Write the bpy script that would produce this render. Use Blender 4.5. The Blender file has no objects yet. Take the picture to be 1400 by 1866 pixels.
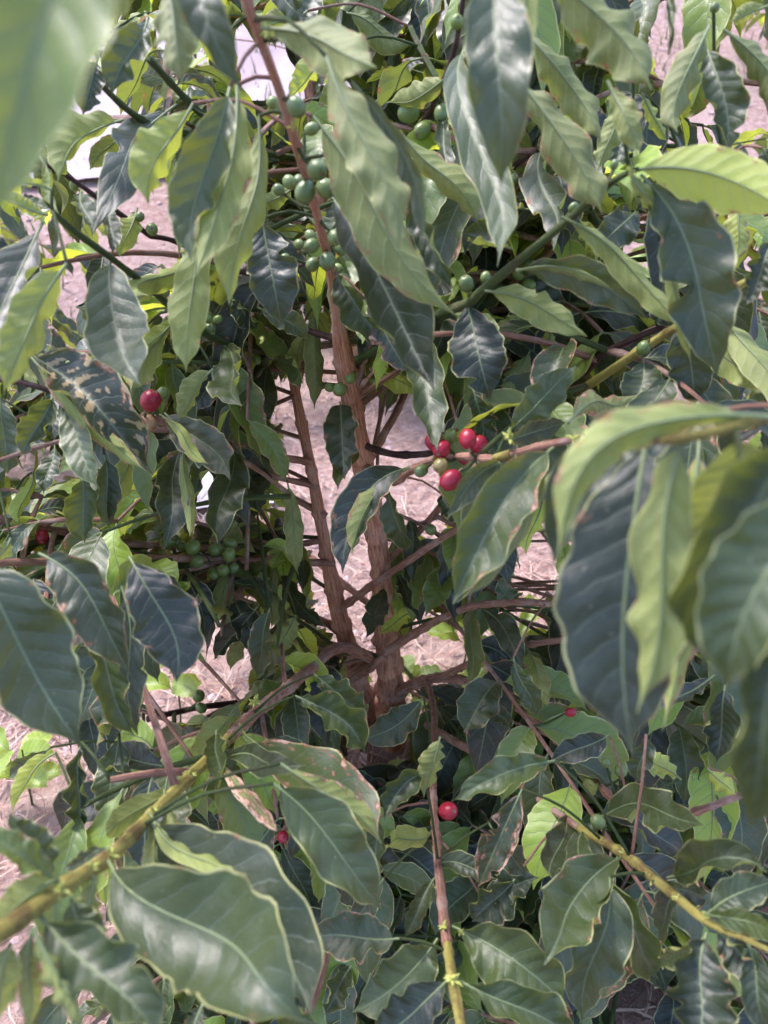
import bpy, math, random
import numpy as np
from mathutils import Vector, Matrix, noise as mnoise
random.seed(7); rng = np.random.default_rng(7)
R = math.radians
sc = bpy.context.scene
C = bpy.context.collection

# ------------------------------------------------------------------ camera
PITCH = 32.0; CAMH = 1.25; F = 1374.0; PW, PH = 1400, 1866
cam = bpy.data.cameras.new('camera'); camo = bpy.data.objects.new('camera', cam); C.objects.link(camo)
cam.sensor_fit = 'VERTICAL'; cam.sensor_height = 24.0; cam.sensor_width = 18.0
cam.lens = 24.0 * F / PH
cam.clip_start = 0.02; cam.clip_end = 400
camo.location = (0, 0, CAMH); camo.rotation_euler = (R(90 - PITCH), 0, 0)
cam.dof.use_dof = True; cam.dof.focus_distance = 0.88; cam.dof.aperture_fstop = 5.0
cam.dof.aperture_blades = 0
sc.camera = camo
# ------------------------------------------------------------------ world and sun
SUN_EL, SUN_AZ = 61.0, -55.0      # azimuth from +Y (ahead of the camera), negative = to the left
w = bpy.data.worlds.new('World'); sc.world = w; w.use_nodes = True
nt = w.node_tree; bg = nt.nodes['Background']
sky = nt.nodes.new('ShaderNodeTexSky'); sky.sky_type = 'NISHITA'; sky.sun_disc = False
sky.sun_elevation = R(SUN_EL); sky.sun_rotation = R(SUN_AZ)
sky.air_density = 1.0; sky.dust_density = 2.0; sky.ozone_density = 1.0
tint = nt.nodes.new('ShaderNodeMix'); tint.data_type = 'RGBA'; tint.blend_type = 'MULTIPLY'; tint.inputs[0].default_value = 1
tint.inputs[7].default_value = (1.02, 0.97, 1.08, 1)
nt.links.new(sky.outputs[0], tint.inputs[6]); nt.links.new(tint.outputs[2], bg.inputs[0]); bg.inputs[1].default_value = 0.15
sun = bpy.data.lights.new('sun', 'SUN'); suno = bpy.data.objects.new('sun', sun); C.objects.link(suno)
sun.energy = 1.5; sun.angle = R(10.0); sun.color = (1.0, 0.93, 0.93)
sd = Vector((math.sin(R(SUN_AZ)) * math.cos(R(SUN_EL)), math.cos(R(SUN_AZ)) * math.cos(R(SUN_EL)), math.sin(R(SUN_EL))))
suno.rotation_euler = sd.to_track_quat('Z', 'Y').to_euler()
sc.view_settings.view_transform = 'Standard'; sc.view_settings.look = 'None'
sc.view_settings.exposure = 1.88; sc.view_settings.gamma = 1.0
sc.view_settings.use_curve_mapping = False
sc.cycles.use_denoising = True
sc.cycles.max_bounces = 8; sc.cycles.transparent_max_bounces = 8

# ------------------------------------------------------------------ geometry of the view
CAM = Vector((0, 0, CAMH)); ROT = Matrix.Rotation(R(90 - PITCH), 3, 'X')
def P(x, y, d):
    return CAM + ROT @ Vector(((x - 700) / F * d, -(y - 933) / F * d, -d))
ROTI = ROT.transposed()
def proj(p):
    q = ROTI @ (Vector(p) - CAM)
    d = -q.z
    if d < 0.02: return (-9999, -9999, d)
    return (700 + q.x / d * F, 933 - q.y / d * F, d)
def groundz(x, y):
    z = 0.0
    if y > 2.6: z += 0.36 * (y - 2.6) ** 1.12
    z += 0.035 * mnoise.noise(Vector((x * 1.3, y * 1.3, 0.3))) * min(1, 0.4 + y * .2)
    z += 0.012 * mnoise.noise(Vector((x * 6, y * 6, 1.3)))
    return z

# ------------------------------------------------------------------ node helper
class NG:
    def __init__(s, name):
        s.m = bpy.data.materials.new(name); s.m.use_nodes = True
        s.t = s.m.node_tree; s.t.nodes.clear()
        s.out = s.t.nodes.new('ShaderNodeOutputMaterial')
    def n(s, typ, **kw):
        nd = s.t.nodes.new(typ)
        for k, v in kw.items():
            if k.startswith('i_'): pass
            else: setattr(nd, k, v)
        return nd
    def put(s, sock, v):
        if isinstance(v, bpy.types.NodeSocket): s.t.links.new(v, sock)
        elif isinstance(v, (tuple, list)):
            v = tuple(v) + ((1,) if len(v) == 3 and sock.type == 'RGBA' else ())
            sock.default_value = v
        else: sock.default_value = v
    def math(s, op, a, b=None, c=None, clamp=False):
        nd = s.n('ShaderNodeMath', operation=op); nd.use_clamp = clamp
        s.put(nd.inputs[0], a)
        if b is not None: s.put(nd.inputs[1], b)
        if c is not None: s.put(nd.inputs[2], c)
        return nd.outputs[0]
    def mix(s, f, a, b, blend='MIX'):
        nd = s.n('ShaderNodeMix', data_type='RGBA', blend_type=blend)
        s.put(nd.inputs[0], f); s.put(nd.inputs[6], a); s.put(nd.inputs[7], b)
        return nd.outputs[2]
    def ramp(s, v, lo, hi):      # smooth step
        nd = s.n('ShaderNodeMapRange', interpolation_type='SMOOTHSTEP')
        s.put(nd.inputs[0], v); nd.inputs[1].default_value = lo; nd.inputs[2].default_value = hi
        return nd.outputs[0]
    def noise(s, vec, scale, detail=3, rough=.55, dim='3D', w=None):
        nd = s.n('ShaderNodeTexNoise', noise_dimensions=dim)
        if vec is not None: s.put(nd.inputs['Vector'], vec)
        nd.inputs['Scale'].default_value = scale; nd.inputs['Detail'].default_value = detail
        nd.inputs['Roughness'].default_value = rough
        if w is not None: s.put(nd.inputs['W'], w)
        return nd.outputs['Fac']
    def bsdf(s, col, rough, spec=.5, normal=None, **kw):
        nd = s.n('ShaderNodeBsdfPrincipled')
        s.put(nd.inputs['Base Color'], col); s.put(nd.inputs['Roughness'], rough)
        s.put(nd.inputs['Specular IOR Level'], spec)
        if normal is not None: s.put(nd.inputs['Normal'], normal)
        for k, v in kw.items(): s.put(nd.inputs[k], v)
        return nd.outputs[0]
    def bump(s, h, strength, dist, normal=None):
        nd = s.n('ShaderNodeBump'); s.put(nd.inputs['Height'], h)
        nd.inputs['Strength'].default_value = strength; nd.inputs['Distance'].default_value = dist
        if normal is not None: s.put(nd.inputs['Normal'], normal)
        return nd.outputs[0]
    def done(s, sh): s.t.links.new(sh, s.out.inputs[0]); return s.m

# ------------------------------------------------------------------ materials
NV = 10.0
def leaf_material():
    g = NG('coffee_leaf')
    a = g.n('ShaderNodeAttribute', attribute_name='lf'); sp = g.n('ShaderNodeSeparateXYZ')
    g.put(sp.inputs[0], a.outputs['Vector']); u, v, seed = sp.outputs
    b = g.n('ShaderNodeAttribute', attribute_name='lp'); sq = g.n('ShaderNodeSeparateXYZ')
    g.put(sq.inputs[0], b.outputs['Vector']); hue, dmg, pale = sq.outputs
    av = g.math('ABSOLUTE', v)
    geo = g.n('ShaderNodeNewGeometry'); back = geo.outputs['Backfacing']
    tc = g.n('ShaderNodeTexCoord')
    # leaf space vector for blotches: (u*4, v*1.3, seed)
    cv = g.n('ShaderNodeCombineXYZ'); g.put(cv.inputs[0], g.math('MULTIPLY', u, 4.0)); g.put(cv.inputs[1], g.math('MULTIPLY', v, 1.2)); g.put(cv.inputs[2], g.math('MULTIPLY', seed, 37.0))
    vec = cv.outputs[0]
    # veins
    curve = g.math('MULTIPLY', g.math('POWER', av, 1.15), 0.14)
    off = g.math('MULTIPLY', g.math('SIGN', v), 0.22)
    ph = g.math('ADD', g.math('MULTIPLY', g.math('SUBTRACT', u, curve), NV), off)
    wob = g.math('MULTIPLY', g.math('SUBTRACT', g.noise(vec, 3.0, 2), .5), .35)
    fr = g.math('FRACT', g.math('ADD', ph, wob))
    dv = g.math('ABSOLUTE', g.math('SUBTRACT', fr, .5))          # 0.. at vein
    vein = g.math('SUBTRACT', 1.0, g.ramp(dv, 0.015, 0.07))
    vein = g.math('MULTIPLY', vein, g.math('SUBTRACT', 1.0, g.ramp(av, .72, .95)))
    mid = g.math('SUBTRACT', 1.0, g.ramp(av, 0.012, 0.05))
    rim = g.ramp(av, .925, .975)
    n1 = g.noise(vec, 1.6, 4); n2 = g.noise(vec, 9.0, 4); n3 = g.noise(vec, 45, 2)
    # upper side
    top = g.mix(g.ramp(n1, .3, .7), (0.0050, 0.0115, 0.0090), (0.011, 0.0205, 0.0155))
    top = g.mix(hue, top, (0.17, 0.27, 0.035))
    top = g.mix(g.math('MULTIPLY', vein, .35), top, (0.08, 0.11, 0.09))
    top = g.mix(g.math('MULTIPLY', mid, .7), top, (0.10, 0.14, 0.09))
    # lower side
    bot = g.mix(g.ramp(n1, .3, .7), (0.100, 0.120, 0.045), (0.150, 0.168, 0.062))
    bot = g.mix(hue, bot, (0.30, 0.38, 0.06))
    bot = g.mix(g.math('MULTIPLY', vein, .5), bot, (0.27, 0.32, 0.14))
    bot = g.mix(g.math('MULTIPLY', mid, .8), bot, (0.32, 0.36, 0.16))
    col = g.mix(back, top, bot)
    # grey-blue film: bluish sky sheen put into the colour; then pale dust specks
    dust_sheen = g.noise(tc.outputs['Object'], 45, 6, .7)
    col = g.mix(g.math('MULTIPLY', g.ramp(dust_sheen, .42, .75), .09), col, (0.18, 0.20, 0.21))
    col = g.mix(g.math('MULTIPLY', g.ramp(g.noise(tc.outputs['Object'], 420, 2, .5), .70, .74), .22), col, (0.36, 0.36, 0.30))
    col = g.mix(g.math('MULTIPLY', g.math('MULTIPLY', rim, g.ramp(n1, .25, .6)), .8), col, (0.40, 0.40, 0.17))
    # damage: brown blotches gathered near the margin and between veins
    edge = g.math('MULTIPLY', g.math('POWER', av, 2.0), .22)
    dn = g.math('ADD', g.noise(vec, 2.7, 5, .65), edge)
    dn = g.math('ADD', dn, g.math('MULTIPLY', dmg, .24))
    br = g.ramp(dn, .80, .86); tan = g.ramp(dn, .86, .93)
    bcol = g.mix(n2, (0.10, 0.035, 0.025), (0.28, 0.13, 0.06))
    col = g.mix(br, col, bcol)
    col = g.mix(g.math('MULTIPLY', tan, .8), col, g.mix(n3, (0.42, 0.30, 0.26), (0.50, 0.38, 0.24)))
    spots = g.ramp(g.noise(vec, 22, 2, .5), .73, .76)
    col = g.mix(g.math('MULTIPLY', spots, .7), col, (0.10, 0.06, 0.03))
    # sun scald stripes (pale attribute)
    st = g.math('MULTIPLY', g.math('MULTIPLY', pale, .7), g.ramp(g.math('ADD', g.noise(vec, 1.9, 4, .6), g.math('MULTIPLY', dv, .42)), .675, .73))
    col = g.mix(st, col, g.mix(n2, (0.34, 0.24, 0.12), (0.42, 0.34, 0.19)))
    # relief
    h = g.math('ADD', g.math('MULTIPLY', g.math('COSINE', g.math('MULTIPLY', fr, 6.2832)), .28), g.math('MULTIPLY', n2, .7))
    h = g.math('ADD', h, g.math('MULTIPLY', n3, .16)); h = g.math('ADD', h, g.math('MULTIPLY', dust_sheen, .6))
    h = g.math('SUBTRACT', h, g.math('MULTIPLY', vein, .35))
    nm = g.bump(h, .42, .0010)
    rough = g.math('ADD', .25, g.math('MULTIPLY', n1, .18))
    rough = g.math('ADD', rough, g.math('MULTIPLY', back, .16))
    rough = g.math('ADD', rough, g.math('MULTIPLY', g.math('ADD', br, g.math('MULTIPLY', dust_sheen, .7)), .3))
    p = g.bsdf(col, rough, g.math('SUBTRACT', .50, g.math('MULTIPLY', back, .2)), nm)
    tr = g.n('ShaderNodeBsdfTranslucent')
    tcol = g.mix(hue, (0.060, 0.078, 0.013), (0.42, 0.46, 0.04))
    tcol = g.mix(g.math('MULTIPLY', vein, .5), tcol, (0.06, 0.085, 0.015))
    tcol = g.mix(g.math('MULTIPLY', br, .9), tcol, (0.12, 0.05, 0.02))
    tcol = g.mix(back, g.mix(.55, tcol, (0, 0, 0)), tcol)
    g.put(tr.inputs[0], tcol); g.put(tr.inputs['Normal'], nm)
    ad = g.n('ShaderNodeAddShader'); g.t.links.new(p, ad.inputs[0]); g.t.links.new(tr.outputs[0], ad.inputs[1])
    # small insect holes eaten through the blade
    hole = g.math('MULTIPLY', g.ramp(g.math('ADD', g.noise(vec, 5.5, 3, .5), g.math('MULTIPLY', dmg, .13)), .80, .805), g.ramp(av, .06, .1))
    tp = g.n('ShaderNodeBsdfTransparent'); mx = g.n('ShaderNodeMixShader')
    g.put(mx.inputs[0], hole); g.t.links.new(ad.outputs[0], mx.inputs[1]); g.t.links.new(tp.outputs[0], mx.inputs[2])
    return g.done(mx.outputs[0])

def petiole_material():
    g = NG('leaf_midrib')
    tc = g.n('ShaderNodeTexCoord')
    n = g.noise(tc.outputs['Object'], 60, 3)
    col = g.mix(n, (0.11, 0.155, 0.065), (0.19, 0.23, 0.10))
    return g.done(g.bsdf(col, .5, .4))

def bark_material(name, c1, c2, c3, scale=1.0, strips=True):
    g = NG(name)
    a = g.n('ShaderNodeAttribute', attribute_name='tb'); sp = g.n('ShaderNodeSeparateXYZ')
    g.put(sp.inputs[0], a.outputs['Vector']); ln, ang, rad = sp.outputs   # metres along, angle, radius
    cx = g.math('MULTIPLY', g.math('COSINE', ang), 1.7); sx = g.math('MULTIPLY', g.math('SINE', ang), 1.7)
    cv = g.n('ShaderNodeCombineXYZ')
    g.put(cv.inputs[0], g.math('MULTIPLY', cx, 1.0)); g.put(cv.inputs[1], g.math('MULTIPLY', sx, 1.0)); g.put(cv.inputs[2], g.math('MULTIPLY', ln, 9.0))
    v1 = cv.outputs[0]
    n1 = g.noise(v1, 3.2 * scale, 6, .7); n2 = g.noise(v1, 1.1, 3)
    tc = g.n('ShaderNodeTexCoord'); n3 = g.noise(tc.outputs['Object'], 160, 4, .6)
    n4 = g.noise(tc.outputs['Object'], 34, 4, .65)
    col = g.mix(g.ramp(n1, .36, .62), c1, c2)
    col = g.mix(g.math('MULTIPLY', g.ramp(n4, .48, .66), .75), col, c3)
    col = g.mix(g.math('MULTIPLY', n3, .35), col, tuple(.45 * x for x in c1))
    h = g.math('ADD', n1, g.math('MULTIPLY', n3, .4))
    return g.done(g.bsdf(col, .75, .25, g.bump(h, 1.0, .0035)))

def fruit_material(name, c1, c2, c3):
    g = NG(name)
    tc = g.n('ShaderNodeTexCoord'); oi = g.n('ShaderNodeObjectInfo')
    n1 = g.noise(tc.outputs['Object'], 90, 3); n2 = g.noise(tc.outputs['Object'], 700, 2)
    col = g.mix(g.ramp(n1, .35, .7), c1, c2)
    col = g.mix(g.math('MULTIPLY', oi.outputs['Random'], .85), col, c3)
    col = g.mix(g.math('MULTIPLY', g.ramp(n2, .62, .72), .35), col, (0.35, 0.3, 0.2))
    return g.done(g.bsdf(col, .27, .5, g.bump(n1, .15, .001), **{'Subsurface Weight': .15, 'Subsurface Radius': (.004, .002, .001), 'Subsurface Scale': .5}))

def plain(name, c1, c2, scale, rough=.8, bump=.5, dist=.004, c3=None):
    g = NG(name); tc = g.n('ShaderNodeTexCoord')
    n1 = g.noise(tc.outputs['Object'], scale, 6, .65); n2 = g.noise(tc.outputs['Object'], scale * .17, 4)
    col = g.mix(g.ramp(n1, .3, .7), c1, c2)
    if c3: col = g.mix(g.ramp(n2, .45, .62), col, c3)
    return g.done(g.bsdf(col, rough, .3, g.bump(n1, bump, dist)))

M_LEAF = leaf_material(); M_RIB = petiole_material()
M_TRUNK = bark_material('trunk_bark', (0.42, 0.165, 0.10), (0.82, 0.46, 0.31), (0.68, 0.46, 0.37))
M_BARK = bark_material('branch_bark', (0.25, 0.11, 0.075), (0.68, 0.39, 0.28), (0.66, 0.49, 0.42))
M_DARK = bark_material('dark_twig_bark', (0.045, 0.028, 0.030), (0.15, 0.075, 0.065), (0.22, 0.15, 0.13))
M_YEL = bark_material('young_yellow_bark', (0.40, 0.35, 0.07), (0.56, 0.50, 0.16), (0.15, 0.07, 0.04))
M_GRN = bark_material('young_green_bark', (0.07, 0.11, 0.035), (0.13, 0.18, 0.06), (0.16, 0.15, 0.08))
M_RED = fruit_material('ripe_cherry_skin', (0.30, 0.008, 0.028), (0.40, 0.018, 0.04), (0.20, 0.005, 0.026))
M_GREENF = fruit_material('green_cherry_skin', (0.14, 0.21, 0.05), (0.20, 0.28, 0.075), (0.10, 0.15, 0.06))
M_PALEF = fruit_material('turning_cherry_skin', (0.20, 0.24, 0.06), (0.28, 0.27, 0.08), (0.30, 0.20, 0.09))
M_BLUSH = fruit_material('blush_cherry_skin', (0.36, 0.22, 0.10), (0.42, 0.18, 0.10), (0.3, 0.2, 0.1))
M_CROWN = plain('cherry_crown', (0.30, 0.24, 0.15), (0.12, 0.08, 0.05), 300)

# ------------------------------------------------------------------ mesh helpers
def mesh_from(name, V, Fq, mats, mi=None, attrs=None, smooth=True):
    """V (n,3) array, Fq list of index arrays (quads k,4 or tris k,3)"""
    me = bpy.data.meshes.new(name)
    V = np.asarray(V, dtype=np.float32)
    blocks = [np.asarray(b, dtype=np.int32) for b in Fq if len(b)]
    me.vertices.add(len(V)); me.vertices.foreach_set('co', V.ravel())
    nl = sum(b.size for b in blocks); nf = sum(len(b) for b in blocks)
    me.loops.add(nl); me.loops.foreach_set('vertex_index', np.concatenate([b.ravel() for b in blocks]))
    tot = np.concatenate([np.full(len(b), b.shape[1], dtype=np.int32) for b in blocks])
    st = np.concatenate([[0], np.cumsum(tot)[:-1]]).astype(np.int32)
    me.polygons.add(nf); me.polygons.foreach_set('loop_start', st); me.polygons.foreach_set('loop_total', tot)
    if mi is not None: me.polygons.foreach_set('material_index', np.asarray(mi, dtype=np.int32))
    me.polygons.foreach_set('use_smooth', np.full(nf, smooth))
    for m in mats: me.materials.append(m)
    for k, a in (attrs or {}).items():
        at = me.attributes.new(k, 'FLOAT_VECTOR', 'POINT'); at.data.foreach_set('vector', np.asarray(a, dtype=np.float32).ravel())
    me.update(); me.validate()
    return me
WO = {}
def link(name, me, parent=None, origin=(0, 0, 0)):
    """mesh vertices are in world space; the object gets its own origin"""
    origin = Vector(origin)
    if me is not None and origin.length > 0:
        me.transform(Matrix.Translation(-origin))
    o = bpy.data.objects.new(name, me); C.objects.link(o)
    po = WO[parent.name] if parent is not None else Vector((0, 0, 0))
    if parent is not None: o.parent = parent
    o.location = origin - po; WO[o.name] = origin
    return o
def thing(name, label, cat, loc, group=None):
    o = link(name, None, None, loc); o['label'] = label; o['category'] = cat
    if group: o['group'] = group
    o.empty_display_size = .05
    return o
def tag(o, label=None, cat=None, group=None, kind=None):
    if label: o['label'] = label
    if cat: o['category'] = cat
    if group: o['group'] = group
    if kind: o['kind'] = kind
    return o

def catmull(pts, rad, step=.01):
    pts = [Vector(p) for p in pts]; n = len(pts); out = []; rr = []
    for i in range(n - 1):
        p0 = pts[max(i - 1, 0)]; p1 = pts[i]; p2 = pts[i + 1]; p3 = pts[min(i + 2, n - 1)]
        k = max(2, int((p2 - p1).length / step))
        for j in range(k):
            t = j / k
            q = .5 * ((2 * p1) + (p2 - p0) * t + (2 * p0 - 5 * p1 + 4 * p2 - p3) * t * t + (3 * p1 - p0 - 3 * p2 + p3) * t ** 3)
            out.append(q); rr.append(rad[i] * (1 - t) + rad[i + 1] * t)
    out.append(pts[-1]); rr.append(rad[-1])
    return out, rr

def tube_arrays(path, rad, sides=9, nodes=0.0, rough=.06, seed=0.):
    """nodes: spacing of swollen nodes in metres"""
    n = len(path); V = []; A = []
    T0 = (path[1] - path[0]).normalized(); up = Vector((0, 0, 1)) if abs(T0.z) < .8 else Vector((1, 0, 0))
    N = (up - T0 * up.dot(T0)).normalized(); ln = 0
    for i in range(n):
        T = (path[min(i + 1, n - 1)] - path[max(i - 1, 0)]).normalized()
        N = (N - T * N.dot(T)).normalized(); B = T.cross(N)
        if i: ln += (path[i] - path[i - 1]).length
        r = rad[i]
        if nodes > 0:
            f = (ln / nodes + seed) % 1.0; f = min(f, 1 - f) * nodes
            r *= 1 + .30 * math.exp(-(f / (.30 * rad[i] + .0010)) ** 2)
        for k in range(sides):
            a = 2 * math.pi * k / sides
            rr = r * (1 + rough * 2.2 * mnoise.noise(Vector((math.cos(a) * 1.3 + seed, math.sin(a) * 1.3, ln * 22))))
            V.append(path[i] + (N * math.cos(a) + B * math.sin(a)) * rr); A.append((ln, a, r))
    q = []
    for i in range(n - 1):
        for k in range(sides):
            k2 = (k + 1) % sides
            q.append((i * sides + k, i * sides + k2, (i + 1) * sides + k2, (i + 1) * sides + k))
    cap = [(tuple(range(sides))[::-1]), tuple((n - 1) * sides + k for k in range(sides))]
    return np.array([tuple(v) for v in V]), q, A, cap

NET = []   # (point, radius, branch object) for finding what a leaf grows from
def tube(name, pts, rad, mat, parent, sides=9, nodes=0.0, rough=.06, step=.008, net=True):
    path, rr = catmull(pts, rad, step); sd_ = random.random()
    V, q, A, cap = tube_arrays(path, rr, sides, nodes, rough, sd_)
    me = mesh_from(name, V, [q, cap], [mat], attrs={'tb': A})
    o = link(name, me, parent, path[0])
    if net:
        for i in range(0, len(path), 2): NET.append((path[i], rr[i], o))
    return o
def px(lst, default_mat=None):
    """list of (x, y, depth, radius px) to world points and radii"""
    return [P(a[0], a[1], a[2]) for a in lst], [a[3] * a[2] / F for a in lst]

# ------------------------------------------------------------------ leaf
def leaf_arrays(spine, normals, hw, cA=10, cB=10, fold=10, wave=.06, hue=0., dmg=0., pale=0., seed=0., nu=34, nv=6, bites=0, petiole=.07, ribr=.0009, tipw=1.15):
    """spine: sampler f(t)->Vector ; normals f(t)->Vector ; hw half width in metres"""
    rs = random.Random(seed * 1000 + 17)
    k1 = rs.uniform(9, 15); p1 = rs.uniform(0, 6.28); p2 = rs.uniform(0, 6.28); p3 = rs.uniform(0, 6.28); k2 = rs.uniform(16, 26)
    fa, fb = R(fold + rs.uniform(-4, 4)), R(fold + rs.uniform(-4, 4))
    cA, cB = R(cA), R(cB)
    bl = [(rs.uniform(.25, .85), rs.choice((-1, 1)), rs.uniform(.02, .06), rs.uniform(.25, .7)) for _ in range(bites)]
    V = []; LF = []
    rs_q = rs.choice((.006, .009, .016, .022)); skew = rs.uniform(.82, 1.2); asym = rs.uniform(.86, 1.1); sa, sb = rs.uniform(-.05, .05), rs.uniform(-.035, .035); Ls = (spine(1) - spine(0)).length
    spine0 = spine; N0 = normals(.5); T0 = (spine(.6) - spine(.4)).normalized(); N0 = (N0 - T0 * N0.dot(T0)).normalized(); S0 = T0.cross(N0)
    ph0 = rs.uniform(.6, 1.5); tip_d = rs.uniform(-.05, .10)
    spine = lambda u: spine0(u) + N0 * Ls * (sa * math.sin(2 * math.pi * u * ph0) - tip_d * u ** 4) + S0 * Ls * sb * math.sin(2 * math.pi * u)
    for i in range(nu + 1):
        u = i / nu; c = spine(u); e = 1e-2
        T = (spine(min(1, u + e)) - spine(max(0, u - e))).normalized()
        N = normals(u); N = (N - T * N.dot(T)).normalized(); S = T.cross(N)
        s = max(0, (u - petiole) / (1 - petiole))
        s0 = s; s = s ** skew
        h = 1.93 * (s ** .62) * max(0, 1 - s ** 2.0) ** 1.05 if s > 0 else 0
        if s > .86: h = h * (1 - .55 * min(1, (s - .86) / .08)) if s < .94 else h * .45
        h = max(h * (1 - .0), .012) * hw
        for j in range(-nv, nv + 1):
            t = abs(j) / nv; sg = 1 if j >= 0 else -1
            f0, cc = (fa, cA) if sg > 0 else (fb, cB)
            hh = h * (asym if sg > 0 else 1) * (1 + .05 * math.sin(k2 * u + (p1 if sg > 0 else p3)) + .035 * math.sin(2.1 * k2 * u + p2 * sg))
            for (bu, bs, bw, bd) in bl:
                if bs == sg: hh *= 1 - bd * math.exp(-((u - bu) / bw) ** 4)
            th = f0 + cc * t * .5
            x = hh * t * math.cos(th); z = hh * t * math.sin(th)
            wv = wave * hw * (h / hw) ** .5 * t ** 1.6 * (math.sin(k1 * u * 2 + (p1 if sg > 0 else p2)) + .5 * math.sin(k2 * 1.7 * u + p3 * sg))
            phs = (u - .14 * t ** 1.15) * NV + .22 * sg
            ql = rs_q * hw * math.sin(math.pi * min(1, t * 1.05)) * (-math.cos(2 * math.pi * (phs - .5))) * min(1, h / hw * 1.5)
            z2 = wv + ql
            # keep offsets along the local surface normal
            p = c + S * (sg * x - sg * z2 * math.sin(th)) + N * (z + z2 * math.cos(th))
            V.append(p); LF.append((u, sg * t, seed))
    W = 2 * nv + 1; q = []
    for i in range(nu):
        for j in range(2 * nv):
            a = i * W + j
            q.append((a, a + 1, a + W + 1, a + W))
    nb = len(q)
    # midrib and petiole
    step = max(1, nu // 17); ids = list(range(0, nu + 1, step)); b0 = len(V); sides = 5
    for i in ids:
        u = i / nu; c = spine(u)
        T = (spine(min(1, u + .01)) - spine(max(0, u - .01))).normalized()
        N = normals(u); N = (N - T * N.dot(T)).normalized(); S = T.cross(N)
        r = ribr * (1.25 - 1.1 * u)
        for k in range(sides):
            a = 2 * math.pi * k / sides
            V.append(c - N * r * .35 + (N * math.cos(a) + S * math.sin(a)) * r); LF.append((u, 0, seed))
    for i in range(len(ids) - 1):
        for k in range(sides):
            k2_ = (k + 1) % sides
            q.append((b0 + i * sides + k, b0 + i * sides + k2_, b0 + (i + 1) * sides + k2_, b0 + (i + 1) * sides + k))
    mi = [0] * nb + [1] * (len(q) - nb)
    V = np.array([tuple(v) for v in V])
    LP = np.tile(np.array([[hue, dmg, pale]]), (len(V), 1))
    return V, np.array(q), mi, np.array(LF), LP

def add_leaf_object(arr, parent, origin, name='leaf'):
    V, q, mi, LF, LP = arr
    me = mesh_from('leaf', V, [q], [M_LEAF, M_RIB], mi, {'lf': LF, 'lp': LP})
    return link(name, me, parent, origin)

class Pool:     # many small leaves joined into one mesh
    def __init__(s): s.V = []; s.q = []; s.mi = []; s.LF = []; s.LP = []; s.n = 0
    def add(s, arr):
        V, q, mi, LF, LP = arr
        s.V.append(V); s.q.append(q + s.n); s.mi += mi; s.LF.append(LF); s.LP.append(LP); s.n += len(V)
    def build(s, name, parent, origin):
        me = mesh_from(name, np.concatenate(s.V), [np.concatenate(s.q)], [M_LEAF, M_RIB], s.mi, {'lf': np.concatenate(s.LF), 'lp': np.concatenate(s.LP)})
        o = link(name, me, parent, origin); o['kind'] = 'stuff'; return o

def bez(a, b, c):
    return lambda t: a * ((1 - t) ** 2) + b * (2 * t * (1 - t)) + c * (t * t)

def nearest(p, limit=9):
    best = None; bd = 1e9
    for (q, r, o) in NET:
        d = (q - p).length_squared
        if d < bd: bd = d; best = (q, r, o)
    return best, math.sqrt(bd)

LEAF_LOG = []
def pleaf(x0, y0, x1, y1, w_, d, roll=0, bend=0, d1=None, arch=.06, tree=None, twig=True, **kw):
    """leaf whose base and tip stand at the given places; width and bend in the same unit"""
    jit = random.uniform(.95, 1.03); best = None
    if 'snap' in kw and not kw.pop('snap'): pass
    else:
        for (bx_, by_, bd_) in BPX:
            if abs(bd_ - d) < .16:
                dd_ = math.hypot(bx_ - x0, by_ - y0)
                if dd_ < 34 and (best is None or dd_ < best[0]): best = (dd_, bd_)
    if best:
        if d1 is None: d1 = d * jit
        d = best[1] - .003
    d1 = d1 if d1 is not None else d * jit
    a = P(x0, y0, d); c = P(x1, y1, d1)
    dx, dy = x1 - x0, y1 - y0; L = math.hypot(dx, dy)
    mx, my = (x0 + x1) / 2 - dy / L * bend, (y0 + y1) / 2 + dx / L * bend
    m = P(mx, my, (d + d1) / 2)
    ctl = 2 * m - (a + c) * .5
    ctl += (CAM - m).normalized() * (c - a).length * arch * 2
    sp = bez(a, ctl, c); roll_ = R(roll)
    tw = R(kw.pop('twist', random.uniform(-38, 38)))
    def nf(u):
        p = sp(u); T = (sp(min(1, u + .01)) - sp(max(0, u - .01))).normalized()
        Vw = (CAM - p).normalized(); N = (Vw - T * Vw.dot(T)).normalized()
        return Matrix.Rotation(roll_ + tw * (u - .5), 3, T) @ N
    hw = .84 * w_ / 2 * (d + d1) / 2 / F
    seed = random.random()
    kw.setdefault('cA', random.choice((-20, 10, 35, 60, 85))); kw.setdefault('cB', random.choice((-20, 10, 35, 60, 85)))
    kw.setdefault('dmg', random.choice((0, 0, 0, .1, .3))); kw.setdefault('hue', random.uniform(0, .18))
    kw.setdefault('bites', random.choice((0, 0, 0, 1))); kw.setdefault('wave', random.uniform(.09, .24)); kw.setdefault('fold', random.uniform(4, 26))
    arr = leaf_arrays(sp, nf, hw, seed=seed, **kw)
    LEAF_LOG.append((a, arr, tree, twig))
    return a

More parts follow.
